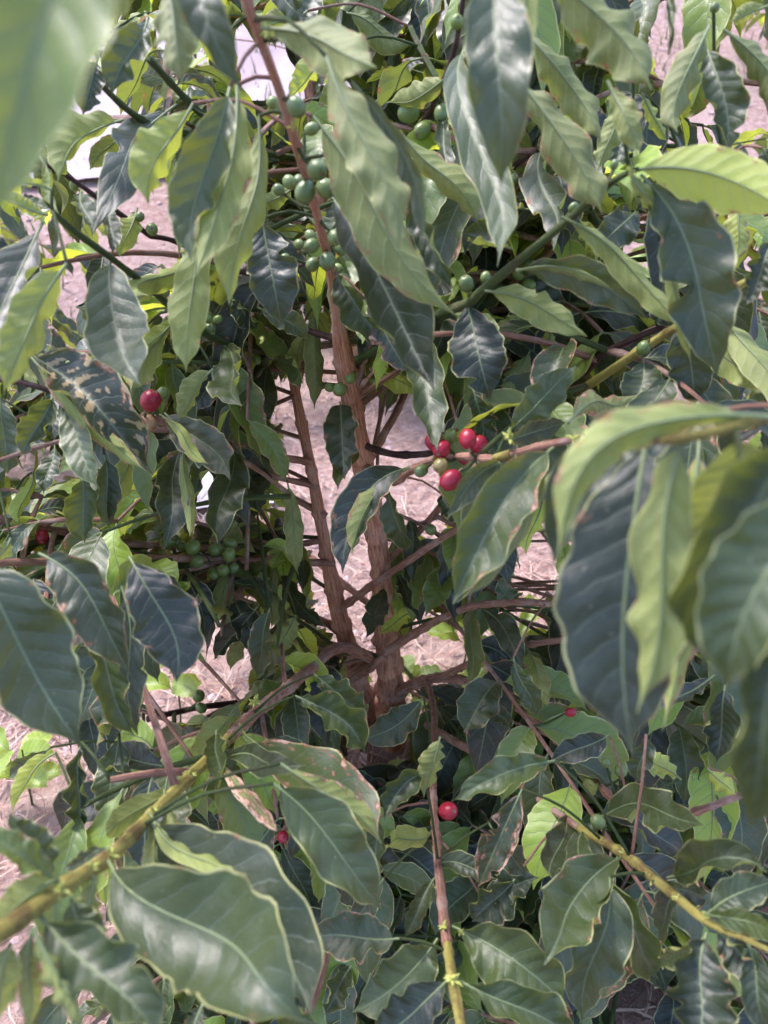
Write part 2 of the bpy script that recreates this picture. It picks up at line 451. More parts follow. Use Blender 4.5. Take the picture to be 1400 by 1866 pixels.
# ------------------------------------------------------------------ ground and hillside
def build_ground():
    ys = np.concatenate([np.linspace(-1.5, 4, 150), np.linspace(4.1, 14, 70), np.linspace(14.5, 90, 40)])
    xs = np.concatenate([np.linspace(-70, -6.5, 24), np.linspace(-6, 6, 190), np.linspace(6.5, 70, 24)])
    V = [(x, y, groundz(x, y)) for y in ys for x in xs]
    nx = len(xs); q = [(j * nx + i, j * nx + i + 1, (j + 1) * nx + i + 1, (j + 1) * nx + i) for j in range(len(ys) - 1) for i in range(nx - 1)]
    g = NG('soil'); tc = g.n('ShaderNodeTexCoord'); v = tc.outputs['Object']
    n1 = g.noise(v, 30, 8, .7); n2 = g.noise(v, 2.2, 5, .6); n3 = g.noise(v, 150, 4, .6)
    col = g.mix(g.ramp(n1, .3, .7), (0.27, 0.165, 0.14), (0.50, 0.37, 0.33))
    col = g.mix(g.math('MULTIPLY', g.ramp(n2, .42, .62), .6), col, (0.44, 0.33, 0.30))
    col = g.mix(g.math('MULTIPLY', g.ramp(n2, .60, .70), .5), col, (0.20, 0.23, 0.10))
    col = g.mix(g.math('MULTIPLY', g.ramp(n3, .6, .7), .6), col, (0.10, 0.06, 0.055))
    h = g.math('ADD', n1, g.math('MULTIPLY', n3, .3))
    m = g.done(g.bsdf(col, .95, .1, g.bump(h, 1.0, .02)))
    o = link('ground', mesh_from('ground', V, [q], [m])); o['kind'] = 'structure'
build_ground()

def strips(n, place, L, W, mats, name, lift=.01, mi_p=None, curl=.4):
    """loose straw-like strips joined into one mesh"""
    V = []; q = []; mi = []
    for _ in range(n):
        x, y = place(); a = random.uniform(0, 6.28); l = random.uniform(*L); ww = random.uniform(*W)
        z0 = groundz(x, y) + random.uniform(.001, lift); tilt = random.gauss(0, .25); b0 = len(V)
        cu = random.uniform(-curl, curl)
        for k in range(5):
            t = k / 4; aa = a + cu * t * 2
            cx = x + math.cos(aa) * l * t; cy = y + math.sin(aa) * l * t
            cz = z0 + math.sin(t * 3.14) * l * .12 + tilt * l * t * .4 + .002
            cz = max(cz, groundz(cx, cy) + .001)
            hw = ww * (1 - .6 * t) / 2; nx_, ny_ = -math.sin(aa), math.cos(aa)
            V.append((cx + nx_ * hw, cy + ny_ * hw, cz)); V.append((cx - nx_ * hw, cy - ny_ * hw, cz + random.uniform(0, ww * .5)))
        for k in range(4): q.append((b0 + 2 * k, b0 + 2 * k + 1, b0 + 2 * k + 3, b0 + 2 * k + 2))
        m_ = random.randrange(len(mats)); mi += [m_] * 4
    o = link(name, mesh_from(name, V, [q], mats, mi)); o['kind'] = 'stuff'; return o
M_STRAW = [plain('straw', (0.36, 0.22, 0.17), (0.52, 0.36, 0.29), 40), plain('straw_dark', (0.20, 0.10, 0.085), (0.36, 0.22, 0.19), 40), plain('straw_pale', (0.46, 0.34, 0.28), (0.60, 0.47, 0.40), 40)]
def near_place():
    while True:
        x = random.uniform(-1.9, 2.0); y = random.uniform(.15, 3.3)
        if random.random() < 1.15 - abs(y - 1.3) * .35: return x, y
tag(strips(11000, near_place, (.03, .16), (.0015, .005), M_STRAW, 'dry_straw', .02), 'dry pinkish straw and grass litter strewn over the soil round the stems', 'straw')
def clods():
    V = []; q = []
    ico = [(0, 0, 1), (.9, 0, .2), (.28, .85, .2), (-.72, .53, .2), (-.72, -.53, .2), (.28, -.85, .2), (0, 0, -.6)]
    fs = [(0, 1, 2), (0, 2, 3), (0, 3, 4), (0, 4, 5), (0, 5, 1), (6, 2, 1), (6, 3, 2), (6, 4, 3), (6, 5, 4), (6, 1, 5)]
    for _ in range(6000):
        x = random.uniform(-3.5, 4); y = random.uniform(.3, 5) ; s = .004 + .016 * random.random() ** 3
        z = groundz(x, y); b = len(V); a = random.uniform(0, 6.28)
        for v in ico:
            vx = v[0] * random.uniform(.7, 1.3); vy = v[1] * random.uniform(.7, 1.3)
            V.append((x + s * (vx * math.cos(a) - vy * math.sin(a)), y + s * (vx * math.sin(a) + vy * math.cos(a)), z + s * v[2] * .7))
        q += [tuple(b + i for i in f) for f in fs]
    o = link('soil_clods', mesh_from('soil_clods', V, [q], [plain('clod_soil', (0.34, 0.24, 0.23), (0.56, 0.43, 0.43), 60)], smooth=False)); o['kind'] = 'stuff'
    o['label'] = 'crumbled pinkish soil clods and pebbles scattered over the ground'; o['category'] = 'soil'
clods()

# pale sheets lying on the slope behind the tree and beside it
def sheet(name, x0, x1, y0, y1, mat, label, cat, amp=.02, n=40, rot=0, lift=.02):
    V = []; cx, cy = (x0 + x1) / 2, (y0 + y1) / 2
    for j in range(n + 1):
        for i in range(n + 1):
            x = x0 + (x1 - x0) * i / n - cx; y = y0 + (y1 - y0) * j / n - cy
            X = cx + x * math.cos(rot) - y * math.sin(rot); Y = cy + x * math.sin(rot) + y * math.cos(rot)
            Z = groundz(X, Y) + lift + amp * (.5 + mnoise.noise(Vector((X * 3.1, Y * 3.1, 5))) + .5 * mnoise.noise(Vector((X * 9, Y * 9, 5))))
            V.append((X, Y, Z))
    q = [(j * (n + 1) + i, j * (n + 1) + i + 1, (j + 1) * (n + 1) + i + 1, (j + 1) * (n + 1) + i) for j in range(n) for i in range(n)]
    o = link(name, mesh_from(name, V, [q], [mat])); tag(o, label, cat); return o
M_FILM = plain('pale_film', (0.55, 0.50, 0.54), (0.66, 0.61, 0.65), 5, .45, .3, .01)
M_CONC = plain('pale_concrete', (0.34, 0.275, 0.295), (0.42, 0.35, 0.37), 9, .8, .3, .01, (0.30, 0.235, 0.25))

# ------------------------------------------------------------------ the main coffee tree
BASE = P(716, 1372, 1.60); BASE.z = groundz(BASE.x, BASE.y) - .02
main = thing('coffee_tree', 'tall coffee bush with two rough brown stems rising side by side in the middle', 'coffee tree', BASE, 'coffee bushes')
trunk_px = [(436, -60, .40, 12), (455, 20, .41, 12), (490, 110, .44, 12), (520, 195, .47, 12), (548, 290, .51, 11), (575, 380, .57, 11), (600, 480, .64, 12), (614, 570, .72, 14), (624, 640, .79, 19), (640, 730, .87, 23), (652, 800, .93, 26), (668, 880, 1.0, 26), (684, 960, 1.07, 24), (696, 1050, 1.15, 24), (704, 1150, 1.25, 27), (712, 1250, 1.38, 31)]
pts, rad = px(trunk_px); rad = [r_ * (.9 - .12 * i_ / len(rad)) for i_, r_ in enumerate(rad)]; rad = [r_ * (.84 if i_ < 8 else .95) for i_, r_ in enumerate(rad)]; pts.append(BASE.copy()); rad.append(.031)
stem1 = tube('trunk', pts, rad, M_TRUNK, main, 16, nodes=.085, rough=.09, step=.006)
left_px = [(528, 640, 1.02, 9), (540, 720, 1.05, 11), (556, 800, 1.08, 11), (572, 880, 1.12, 12), (590, 980, 1.17, 14), (610, 1080, 1.23, 18), (632, 1170, 1.30, 21), (655, 1250, 1.40, 24)]
pts, rad = px(left_px); rad = [r_ * (.88 - .1 * i_ / len(rad)) for i_, r_ in enumerate(rad)]; q_ = BASE + Vector((-.045, .01, .02)); pts.append(q_); rad.append(.027)
stem2 = tube('trunk', pts, rad, M_TRUNK, main, 14, nodes=.075, rough=.09, step=.006)
back_px = [(540, -40, .98, 8), (556, 80, .98, 9), (568, 190, .98, 11), (582, 300, 1.0, 13), (598, 420, 1.03, 13), (614, 540, 1.05, 13), (636, 680, 1.08, 14), (655, 800, 1.12, 15), (690, 980, 1.2, 16)]
pts, rad = px(back_px); stem3 = tube('trunk', pts, rad, M_TRUNK, main, 12, nodes=.08, rough=.08)
tag(stem3, 'slim reddish back stem'); tag(stem2, 'left stem'); tag(stem1, 'main stem leaning towards the camera')

def BR(lst, mat=M_BARK, tree=None, nodes=.035, sides=9, name='branch', label=None):
    pts, rad = px(lst); rad = [r_ * (.74 if mat in (M_BARK, M_DARK) else .9) for r_ in rad]; o = tube(name, pts, rad, mat, tree or main, sides, nodes=nodes, rough=.10)
    if label: o['label'] = label
    return o
# branches traced one by one (x, y, depth, radius)
BR([(690, 1205, 1.27, 12), (620, 1180, 1.12, 13), (560, 1225, .98, 13), (500, 1272, .86, 14), (450, 1312, .77, 14), (415, 1350, .69, 13)], M_BARK, nodes=.018, label='knobbly brown part of the low left branch')
BR([(418, 1346, .695, 12), (350, 1412, .60, 12), (280, 1482, .50, 13), (200, 1560, .42, 15), (110, 1622, .36, 17), (0, 1700, .31, 20), (-80, 1750, .28, 20)], M_YEL, nodes=.045, label='yellow young end of the low left branch')
BR([(606, 1026, 1.19, 9), (470, 1024, 1.08, 9), (350, 1018, 1.0, 9), (200, 1018, .92, 9), (110, 1022, .86, 9), (0, 1026, .80, 10), (-60, 1028, .78, 10)], M_BARK)
BR([(592, 985, 1.17, 7), (460, 1000, 1.14, 8), (300, 994, 1.05, 9), (180, 986, .98, 9), (100, 966, .92, 8), (0, 950, .86, 7), (-50, 945, .84, 7)], M_BARK)
BR([(566, 842, 1.09, 9), (480, 826, .98, 9), (400, 800, .86, 9), (330, 780, .78, 9), (262, 757, .70, 8)], M_BARK)
BR([(578, 888, 1.12, 7), (500, 868, 1.08, 7), (420, 850, 1.1, 6)], M_BARK)
BR([(595, 940, 1.14, 9), (530, 905, 1.15, 8), (480, 880, 1.18, 7)], M_BARK)
BR([(624, 620, .78, 9), (570, 605, .83, 8), (520, 588, .9, 7), (460, 560, .95, 6)], M_DARK)
BR([(-40, 685, .60, 8), (40, 697, .60, 8), (110, 720, .61, 7), (150, 742, .62, 5)], M_DARK)
BR([(275, 430, .7, 7), (230, 398, .68, 7), (180, 362, .66, 7), (118, 318, .64, 6), (60, 292, .62, 6), (0, 270, .60, 6)], M_DARK)
BR([(590, 470, .72, 5), (470, 500, .78, 6), (380, 470, .76, 6), (320, 440, .73, 6), (275, 430, .7, 7)], M_DARK)
BR([(340, 590, .72, 8), (290, 540, .66, 7), (205, 472, .56, 7), (140, 425, .52, 7), (95, 385, .50, 6)], M_GRN)
BR([(470, 640, .9, 7), (400, 620, .8, 7), (340, 590, .72, 8)], M_GRN)
BR([(556, 290, .9, 6), (450, 270, .8, 7), (370, 210, .72, 7), (325, 165, .68, 7), (272, 108, .62, 7)], M_GRN)
BR([(440, 268, .82, 7), (320, 240, .70, 7), (250, 212, .62, 7), (185, 155, .56, 6), (150, 110, .54, 5)], M_GRN)
BR([(640, 350, 1.0, 7), (700, 290, .90, 8), (770, 225, .75, 8), (795, 175, .68, 8), (818, 125, .63, 8), (835, 60, .58, 6), (850, -40, .55, 6)], M_DARK)
BR([(798, 145, .66, 6), (770, 95, .68, 5), (748, 50, .70, 5)], M_GRN)
BR([(715, 130, .8, 6), (716, 60, .8, 6), (722, -30, .8, 6)], M_GRN)
BR([(640, 660, .82, 8), (680, 640, .83, 8), (760, 590, .74, 9), (850, 552, .62, 10), (880, 528, .58, 10), (960, 463, .54, 9), (1040, 398, .50, 8), (1120, 328, .46, 7), (1162, 308, .44, 5)], M_GRN, label='long green branch rising to the upper right')
BR([(650, 690, .9, 8), (760, 630, .88, 8), (900, 545, .80, 8), (1030, 440, .74, 7), (1090, 412, .70, 6)], M_BARK)
BR([(760, 430, .9, 6), (850, 390, .82, 7), (905, 345, .75, 8), (940, 300, .72, 8), (988, 268, .7, 7)], M_DARK)
BR([(650, 805, .93, 9), (740, 830, .92, 9), (900, 800, .86, 9), (960, 745, .80, 9), (1050, 690, .74, 9), (1110, 640, .70, 9), (1228, 588, .65, 7), (1300, 560, .6, 7)], M_DARK)
BR([(960, 775, .80, 7), (1010, 742, .76, 9), (1080, 697, .70, 9), (1150, 650, .66, 9), (1215, 608, .62, 8), (1290, 560, .58, 8), (1340, 525, .56, 8), (1420, 480, .54, 9)], M_YEL)
BR([(662, 850, .97, 12), (715, 878, .85, 9), (745, 860, .76, 10), (790, 838, .68, 10), (850, 832, .62, 10), (900, 836, .58, 10), (990, 812, .52, 10), (1075, 796, .47, 8)], M_BARK, nodes=.022, label='knotty fruiting branch with ripe cherries')
BR([(905, 835, .577, 11), (935, 826, .555, 11)], M_YEL, nodes=.0)
BR([(640, 745, .88, 10), (680, 720, .92, 9), (720, 690, .98, 8)], M_BARK)
BR([(665, 850, .98, 9), (695, 800, 1.0, 10), (728, 740, 1.05, 9), (745, 700, 1.1, 7)], M_BARK)
BR([(618, 1112, 1.25, 10), (680, 1065, 1.15, 9), (740, 1025, 1.05, 9), (800, 985, .98, 8), (850, 955, .92, 7)], M_BARK)
BR([(698, 1030, 1.14, 9), (740, 990, 1.1, 8), (790, 938, 1.05, 8), (830, 880, 1.0, 6)], M_BARK)
BR([(640, 1225, 1.33, 10), (700, 1190, 1.22, 11), (780, 1140, 1.12, 10), (850, 1108, 1.02, 9), (930, 1098, .93, 8), (1000, 1100, .86, 8)], M_BARK)
BR([(640, 1235, 1.36, 13), (680, 1212, 1.24, 12), (702, 1195, 1.22, 10)], M_BARK)
BR([(722, 1262, 1.38, 14), (780, 1238, 1.26, 12), (850, 1240, 1.15, 11), (930, 1280, 1.02, 10), (1020, 1355, .90, 9), (1110, 1450, .78, 9), (1150, 1490, .73, 8)], M_BARK, nodes=.025)
BR([(800, 1236, 1.22, 9), (880, 1200, 1.1, 9), (980, 1172, 1.0, 8), (1100, 1165, .92, 8), (1265, 1166, .82, 7)], M_BARK)
BR([(778, 1240, 1.25, 8), (790, 1290, 1.15, 8), (792, 1345, 1.05, 8), (790, 1400, .92, 8), (790, 1450, .82, 9), (795, 1530, .73, 10), (803, 1620, .64, 11), (812, 1700, .58, 12), (816, 1722, .567, 12)], M_BARK, nodes=.024)
BR([(815, 1718, .569, 9), (826, 1790, .52, 11), (840, 1870, .48, 11), (850, 1940, .46, 11)], M_YEL, nodes=.05)
BR([(722, 1300, 1.46, 11), (770, 1318, 1.3, 9), (830, 1352, 1.15, 9), (890, 1385, 1.0, 8), (950, 1430, .88, 9)], M_BARK, nodes=.02)
BR([(948, 1428, .885, 9), (1000, 1470, .78, 9), (1060, 1512, .69, 9)], M_BARK)
BR([(1058, 1510, .692, 10), (1140, 1558, .60, 9), (1190, 1600, .55, 10), (1240, 1640, .50, 10), (1290, 1680, .46, 9), (1360, 1712, .43, 6), (1420, 1740, .41, 6)], M_YEL)
BR([(700, 1120, 1.22, 9), (640, 1075, 1.3, 8), (560, 1010, 1.45, 8), (470, 950, 1.6, 7)], M_BARK)
BR([(630, 1150, 1.32, 9), (540, 1110, 1.3, 8), (450, 1080, 1.3, 7), (350, 1060, 1.3, 7), (250, 1075, 1.25, 6)], M_BARK)
BR([(650, 1250, 1.42, 9), (560, 1270, 1.35, 8), (460, 1278, 1.28, 8), (360, 1290, 1.2, 7), (270, 1310, 1.12, 7)], M_DARK)
BR([(560, 1850, .75, 9), (585, 1790, .80, 8), (600, 1730, .85, 6)], M_BARK)
BR([(655, 1640, .85, 5), (600, 1530, .95, 7), (545, 1450, 1.02, 7), (560, 1380, 1.15, 7), (660, 1310, 1.42, 8)], M_BARK)
BR([(1360, 1445, .75, 9), (1270, 1478, .78, 9), (1180, 1500, .85, 7), (1100, 1440, .98, 6)], M_BARK)

# neighbours whose leaves hang into the picture
rb = Vector((1.05, .55, 0)); rb.z = groundz(rb.x, rb.y)
right = thing('coffee_tree', 'coffee bush at the right edge, its big blurred leaves drooping close to the camera', 'coffee tree', rb, 'coffee bushes')
pr_, _ = px([(1480, 745, .32, 10)])
tube('trunk', [rb, rb + Vector((-.05, -.02, .45)), rb + Vector((-.12, -.03, .95)), rb + Vector((-.2, 0, 1.5)), rb + Vector((-.24, .02, 1.75))], [.025, .02, .016, .012, .008], M_TRUNK, right, 12, nodes=.08)
BR([(2250, 1000, .62, 10), (1900, 840, .46, 12), (1560, 770, .35, 12), (1400, 765, .285, 12), (1290, 790, .27, 11), (1200, 805, .27, 8)], M_YEL, right)
BR([(2600, 900, .6, 10), (2000, 700, .36, 12), (1650, 760, .28, 12), (1480, 800, .25, 10)], M_GRN, right)
lb = Vector((-.72, .28, 0)); lb.z = groundz(lb.x, lb.y)
left = thing('coffee_tree', 'coffee bush beside the camera, one huge blurred leaf filling the top left corner', 'coffee tree', lb, 'coffee bushes')
tube('trunk', [lb, lb + Vector((.03, .0, .6)), lb + Vector((.1, .02, 1.2)), lb + Vector((.2, .03, 1.75))], [.024, .018, .014, .009], M_TRUNK, left, 12, nodes=.08)
BR([(-1150, 300, .30, 9), (-600, -250, .26, 10), (-100, -420, .23, 12), (200, -340, .21, 10), (420, -280, .26, 8)], M_GRN, left)

BPX = [t for t in (proj(q_) for (q_, r_, o_) in NET) if t[2] > .05]
# ---- leaves, one line each: base x y, tip x y, width, depth, roll (0 upper side to the viewer, 180 lower side)
D_ = dict
def LL(rows, tree=None):
    for r in rows:
        kw = dict(r[-1]) if isinstance(r[-1], dict) else {}
        a = r[:-1] if isinstance(r[-1], dict) else r
        if tree is not None: kw.setdefault('bites', 0); kw.setdefault('dmg', 0)
        pleaf(*a, tree=tree, **kw)
# top left corner
LL([(215, -360, -70, 400, 370, .155, 30, D_(bend=-20, hue=.45, dmg=0, cA=10, cB=10, wave=.04, twist=0)),
    (345, -230, 150, 60, 150, .26, 175, D_(dmg=0))], left)
LL([(335, -170, 440, 160, 140, .34, 8, D_(bend=20, dmg=0)), (300, -60, 335, 150, 120, .36, 150, D_(dmg=0)),
    (270, 30, 205, 165, 105, .56, 12, D_(cA=25, cB=40)), (178, 108, 150, 207, 78, .56, 12), (150, 95, 62, 195, 55, .47, 30),
    (225, 218, 104, 335, 120, .58, 158, D_(bend=28, hue=.15)), (222, 232, 168, 308, 48, .62, 165),
    (322, 190, 182, 390, 105, .52, 12, D_(bend=22, hue=.05)), (352, 188, 262, 370, 120, .50, 150, D_(bend=12, hue=.3)),
    (420, 158, 350, 482, 125, .43, 6, D_(bend=14, dmg=0, cA=12)), (432, 156, 352, 520, 95, .45, 178, D_(bend=-18, hue=.15)),
    (472, 212, 418, 556, 120, .48, 178, D_(bend=-8, hue=.12, dmg=.2)), (365, 390, 335, 684, 95, .52, 172, D_(hue=.15)),
    (95, 345, -5, 325, 36, .5, 150, D_(hue=.35)), (72, 283, 116, 402, 48, .5, 20, D_(hue=.35)), (88, 392, -5, 360, 46, .5, 168, D_(hue=.3)),
    (148, 348, 168, 432, 60, .6, 15), (200, 368, 205, 468, 58, .62, 10), (250, 380, 215, 470, 60, .68, 160, D_(hue=.3)),
    (200, 60, 300, 20, 60, .8, 160, D_(hue=.2)), (310, 205, 365, 180, 60, .9, 20), (330, 180, 290, 150, 60, .8, 150), (560, 20, 470, 60, 60, .7, 160),
    (78, 405, -8, 722, 170, .42, 10, D_(bend=30, dmg=0)), (122, 480, 2, 722, 110, .45, 165, D_(bend=10, wave=.16, hue=.15)),
    (203, 470, 262, 718, 168, .49, 4, D_(bend=22, wave=.09, dmg=0, cA=15, cB=15)),
    (332, 462, 243, 552, 85, .58, 162, D_(hue=.25)), (320, 582, 250, 708, 92, .6, 150, D_(bend=12)), (322, 575, 240, 665, 55, .62, 165, D_(hue=.2)),
    (48, 642, 278, 864, 175, .6, -8, D_(bend=-18, pale=1.0, dmg=.5, cA=60, cB=8)), (52, 646, 268, 866, 60, .597, 160, D_(bend=6, hue=.25, dmg=.6)),
    (98, 722, 38, 832, 90, .62, 8), (105, 720, 182, 892, 76, .60, 8), (0, 725, 15, 865, 100, .66, 12), (10, 620, 70, 700, 60, .7, 165),
    (300, 752, 416, 872, 92, .64, 6, D_(bend=-12)), (292, 756, 384, 850, 32, .635, 175, D_(hue=.4, dmg=.5)),
    (332, 812, 298, 988, 92, .72, 8), (336, 815, 346, 968, 34, .70, 175, D_(hue=.2)), (378, 812, 352, 935, 70, .76, 12), (425, 798, 398, 988, 95, .72, 6),
    (470, 843, 474, 932, 62, .82, 8), (408, 628, 440, 738, 100, .68, 6), (388, 672, 318, 765, 72, .66, 140), (190, 828, 200, 962, 72, .74, 10),
    (150, 868, 155, 990, 92, .72, 6), (243, 818, 190, 955, 80, .78, 165), (100, 810, 80, 900, 60, .85, 12), (60, 860, 30, 960, 50, .9, 170, D_(hue=.6)),
    (270, 590, 190, 640, 50, .7, 165, D_(hue=.2)), (140, 560, 230, 610, 60, .75, 150)])
# top centre
LL([(478, 52, 695, 130, 135, .36, 170, D_(bend=-16, dmg=.3, d1=.37)), (596, 105, 728, 462, 118, .38, 165, D_(bend=-14, dmg=.3, cA=10, cB=20)), (640, 150, 768, 455, 60, .40, 20, D_(bend=-38)),
    (608, 94, 518, 182, 74, .66, 150, D_(hue=.4)), (632, 24, 752, 88, 80, .74, 150, D_(hue=.1)), (810, 144, 698, 192, 78, .72, 165, D_(bend=-12, dmg=.3)),
    (480, -30, 560, 30, 80, .7, 15), (600, -30, 700, 20, 80, .75, 160), (660, 120, 560, 230, 60, .9, 150, D_(hue=.2)), (700, 40, 760, -30, 60, .8, 15),
    (572, 213, 832, 572, 145, .47, 172, D_(bend=14, dmg=.35, wave=.08)), (600, 352, 797, 724, 190, .49, 0, D_(bend=-8, wave=.07, cA=80, cB=8, dmg=0)),
    (728, 238, 872, 410, 120, .55, 176, D_(dmg=.5, bend=-10)), (748, 328, 828, 532, 84, .50, 25, D_(bend=12, wave=.2)),
    (848, 84, 898, 447, 98, .43, 4, D_(dmg=0, wave=.1)), (905, -150, 906, 318, 165, .34, 8, D_(dmg=0)), (955, -120, 947, 215, 60, .345, 172, D_(hue=.2)),
    (800, 206, 822, 312, 48, .62, 12), (935, 452, 842, 425, 96, .62, 30, D_(d1=.57)), (838, 245, 838, 325, 42, .9, 170, D_(hue=1)),
    (478, 398, 512, 592, 130, .58, 4, D_(dmg=0)), (610, 498, 702, 628, 100, .62, 20, D_(cA=70)), (535, 342, 448, 392, 56, .75, 168, D_(hue=.2)),
    (665, 545, 745, 680, 80, .64, 12, D_(dmg=.7, bites=2)), (762, 592, 790, 798, 95, .60, 8, D_(wave=.15)), (848, 545, 892, 722, 128, .60, 4, D_(cA=20)),
    (620, 732, 628, 872, 84, .80, 6), (640, 800, 615, 890, 60, .82, 20, D_(bites=1)), (486, 655, 568, 702, 66, .8, 15, D_(bend=-10)), (576, 555, 574, 748, 54, .86, 168),
    (560, 600, 525, 700, 50, .92, 160, D_(hue=.2)), (800, 420, 870, 490, 60, .8, 165, D_(hue=.5)), (700, 560, 780, 620, 70, .75, 20),
    (470, 560, 560, 620, 60, .75, 10, D_(bend=-8)), (420, 540, 470, 600, 70, .8, 12), (540, 580, 500, 520, 60, .85, 12), (560, 540, 600, 620, 44, .9, 160, D_(hue=.3)),
    (790, 648, 884, 708, 66, .78, 168), (750, 640, 830, 680, 60, .84, 172, D_(hue=.5)), (680, 660, 760, 720, 60, .9, 165, D_(hue=.6)),
    (750, 850, 626, 1048, 118, .70, 20, D_(bend=44, wave=.08, cA=5, cB=30)), (752, 850, 640, 1012, 70, .69, 168, D_(bend=28, dmg=.55, wave=.12, hue=.15)),
    (704, 878, 740, 1012, 66, .92, 12, D_(bites=2)), (524, 878, 546, 1048, 50, .92, 165), (512, 1040, 592, 1138, 68, .98, 8, D_(bend=12)), (502, 1030, 490, 1152, 42, .98, 160),
    (702, 1066, 668, 1162, 60, 1.02, 8), (720, 1038, 762, 1128, 62, 1.0, 8), (752, 1115, 688, 1155, 54, 1.18, 168, D_(hue=.9)),
    (862, 708, 893, 818, 76, .66, 6, D_(bites=1, dmg=.5)), (924, 788, 1052, 666, 84, .58, 6, D_(dmg=0)), (925, 805, 1025, 770, 60, .6, 12), (1035, 772, 1154, 722, 74, .60, 176, D_(dmg=.7, bend=-8)),
    (1172, 655, 1165, 760, 100, .64, 6), (1250, 582, 1266, 742, 108, .62, 4), (985, 770, 1060, 720, 60, .66, 15),
    (1012, 812, 826, 1088, 165, .46, 16, D_(bend=14, dmg=.3, wave=.1)), (1050, 804, 834, 1098, 66, .455, 172, D_(bend=-14, wave=.16)), (918, 840, 820, 938, 62, .50, 10, D_(bend=14)),
    (992, 888, 958, 1012, 70, .7, 170, D_(hue=.9, dmg=.4)), (1010, 900, 940, 1000, 60, .75, 170, D_(hue=.3)), (880, 1000, 830, 1080, 50, .62, 160), (805, 900, 840, 960, 60, .8, 12)])
# upper right
LL([(1152, 312, 1440, 392, 150, .42, 176, D_(bend=-34, hue=.45, dmg=.1, cA=0, cB=0, wave=.04)), (1168, 318, 1308, 692, 180, .45, 4, D_(bend=-30, bites=1, dmg=.15, cA=30)), (1148, 314, 1212, 402, 60, .45, 168, D_(hue=.25)),
    (1022, 396, 1242, 608, 78, .50, 160, D_(bend=-26)), (1205, 440, 1262, 660, 40, .455, 170, D_(hue=.2)), (940, 492, 1176, 588, 96, .52, 18, D_(bend=-34, cA=-20)), (942, 494, 1120, 530, 40, .515, 165, D_(bend=-24)),
    (884, 530, 1070, 614, 84, .58, 178, D_(bend=-14)), (975, -70, 1188, 168, 160, .40, 176, D_(bend=-24, dmg=.2)), (1108, 148, 1168, 272, 66, .44, 165, D_(dmg=.2)),
    (958, 58, 1096, 264, 110, .50, 176, D_(bend=-14, dmg=.35)), (942, 140, 1100, 394, 124, .47, 176, D_(bend=-12, dmg=.35)), (1292, 48, 1230, 248, 92, .5, 160, D_(bend=16)),
    (1226, -70, 1216, 92, 36, .45, 10), (1285, 84, 1322, 275, 104, .52, 5, D_(bend=-16, dmg=0)), (1318, 54, 1402, 226, 112, .50, 172, D_(bend=-40)),
    (1124, 168, 1082, 315, 60, .58, 150, D_(bend=-12)), (990, 268, 1006, 445, 92, .60, 6), (1135, 228, 1118, 335, 88, .64, 8), (1352, 358, 1340, 478, 70, .56, 176, D_(hue=.4, dmg=.6, bites=1)),
    (1410, 440, 1360, 560, 80, .5, 12), (1310, 572, 1412, 770, 90, .50, 158, D_(bend=-26)), (1308, 650, 1384, 690, 40, .62, 176, D_(hue=.9)), (1280, 600, 1390, 720, 80, .56, 165, D_(hue=.2)),
    (1170, 170, 1215, 260, 50, .58, 165, D_(hue=.4)), (1050, 610, 1020, 560, 50, .8, 170, D_(hue=.7)), (1000, 590, 1010, 690, 60, .72, 172, D_(hue=.5)), (950, 560, 905, 640, 60, .72, 168, D_(hue=.3)),
    (1150, 80, 1165, 35, 24, .6, 30), (1400, 10, 1330, 40, 50, .5, 150), (1390, 270, 1420, 330, 80, .55, 10), (1270, 520, 1330, 470, 60, .6, 160, D_(hue=.2)), (1180, 560, 1250, 590, 50, .65, 12),
    (1160, 385, 1090, 450, 90, .60, 12), (1090, 480, 1060, 400, 60, .65, 160, D_(hue=.3)), (965, 640, 920, 720, 60, .72, 168), (860, 320, 800, 380, 60, .8, 165, D_(hue=.3))])
# right edge, close and blurred
NB = D_(bites=0, dmg=0, twist=0)
LL([(1398, 760, 1015, 1015, 120, .275, 170, D_(bend=120, hue=.2, dmg=.4, d1=.27, cA=-10, cB=10, twist=0, bites=0, fold=30, snap=False)), (1330, 745, 1010, 1030, 170, .335, 14, D_(NB, bend=85, cA=30, cB=0, snap=False)),
    (1180, 790, 1152, 1368, 280, .30, 0, D_(NB, bend=26, wave=.06, cA=0, cB=10, snap=False, fold=8)), (1248, 790, 1160, 1300, 165, .275, 164, D_(NB, bend=-6, wave=.2, hue=.16, cA=-10, cB=60, snap=False)),
    (1275, 800, 1205, 1330, 130, .38, 172, D_(bend=-14, hue=.3, dmg=.9, bites=0, snap=False)),
    (1340, 780, 1225, 1060, 150, .37, 165, D_(bend=-20, bites=0, hue=.1)), (1455, 790, 1285, 1225, 330, .27, -6, D_(NB, bend=38, wave=.05)), (1520, 900, 1325, 1260, 250, .215, 8, D_(NB, bend=40, wave=.10)),
    (1450, 1120, 1362, 1524, 210, .22, 4, D_(NB, bend=14))], right)
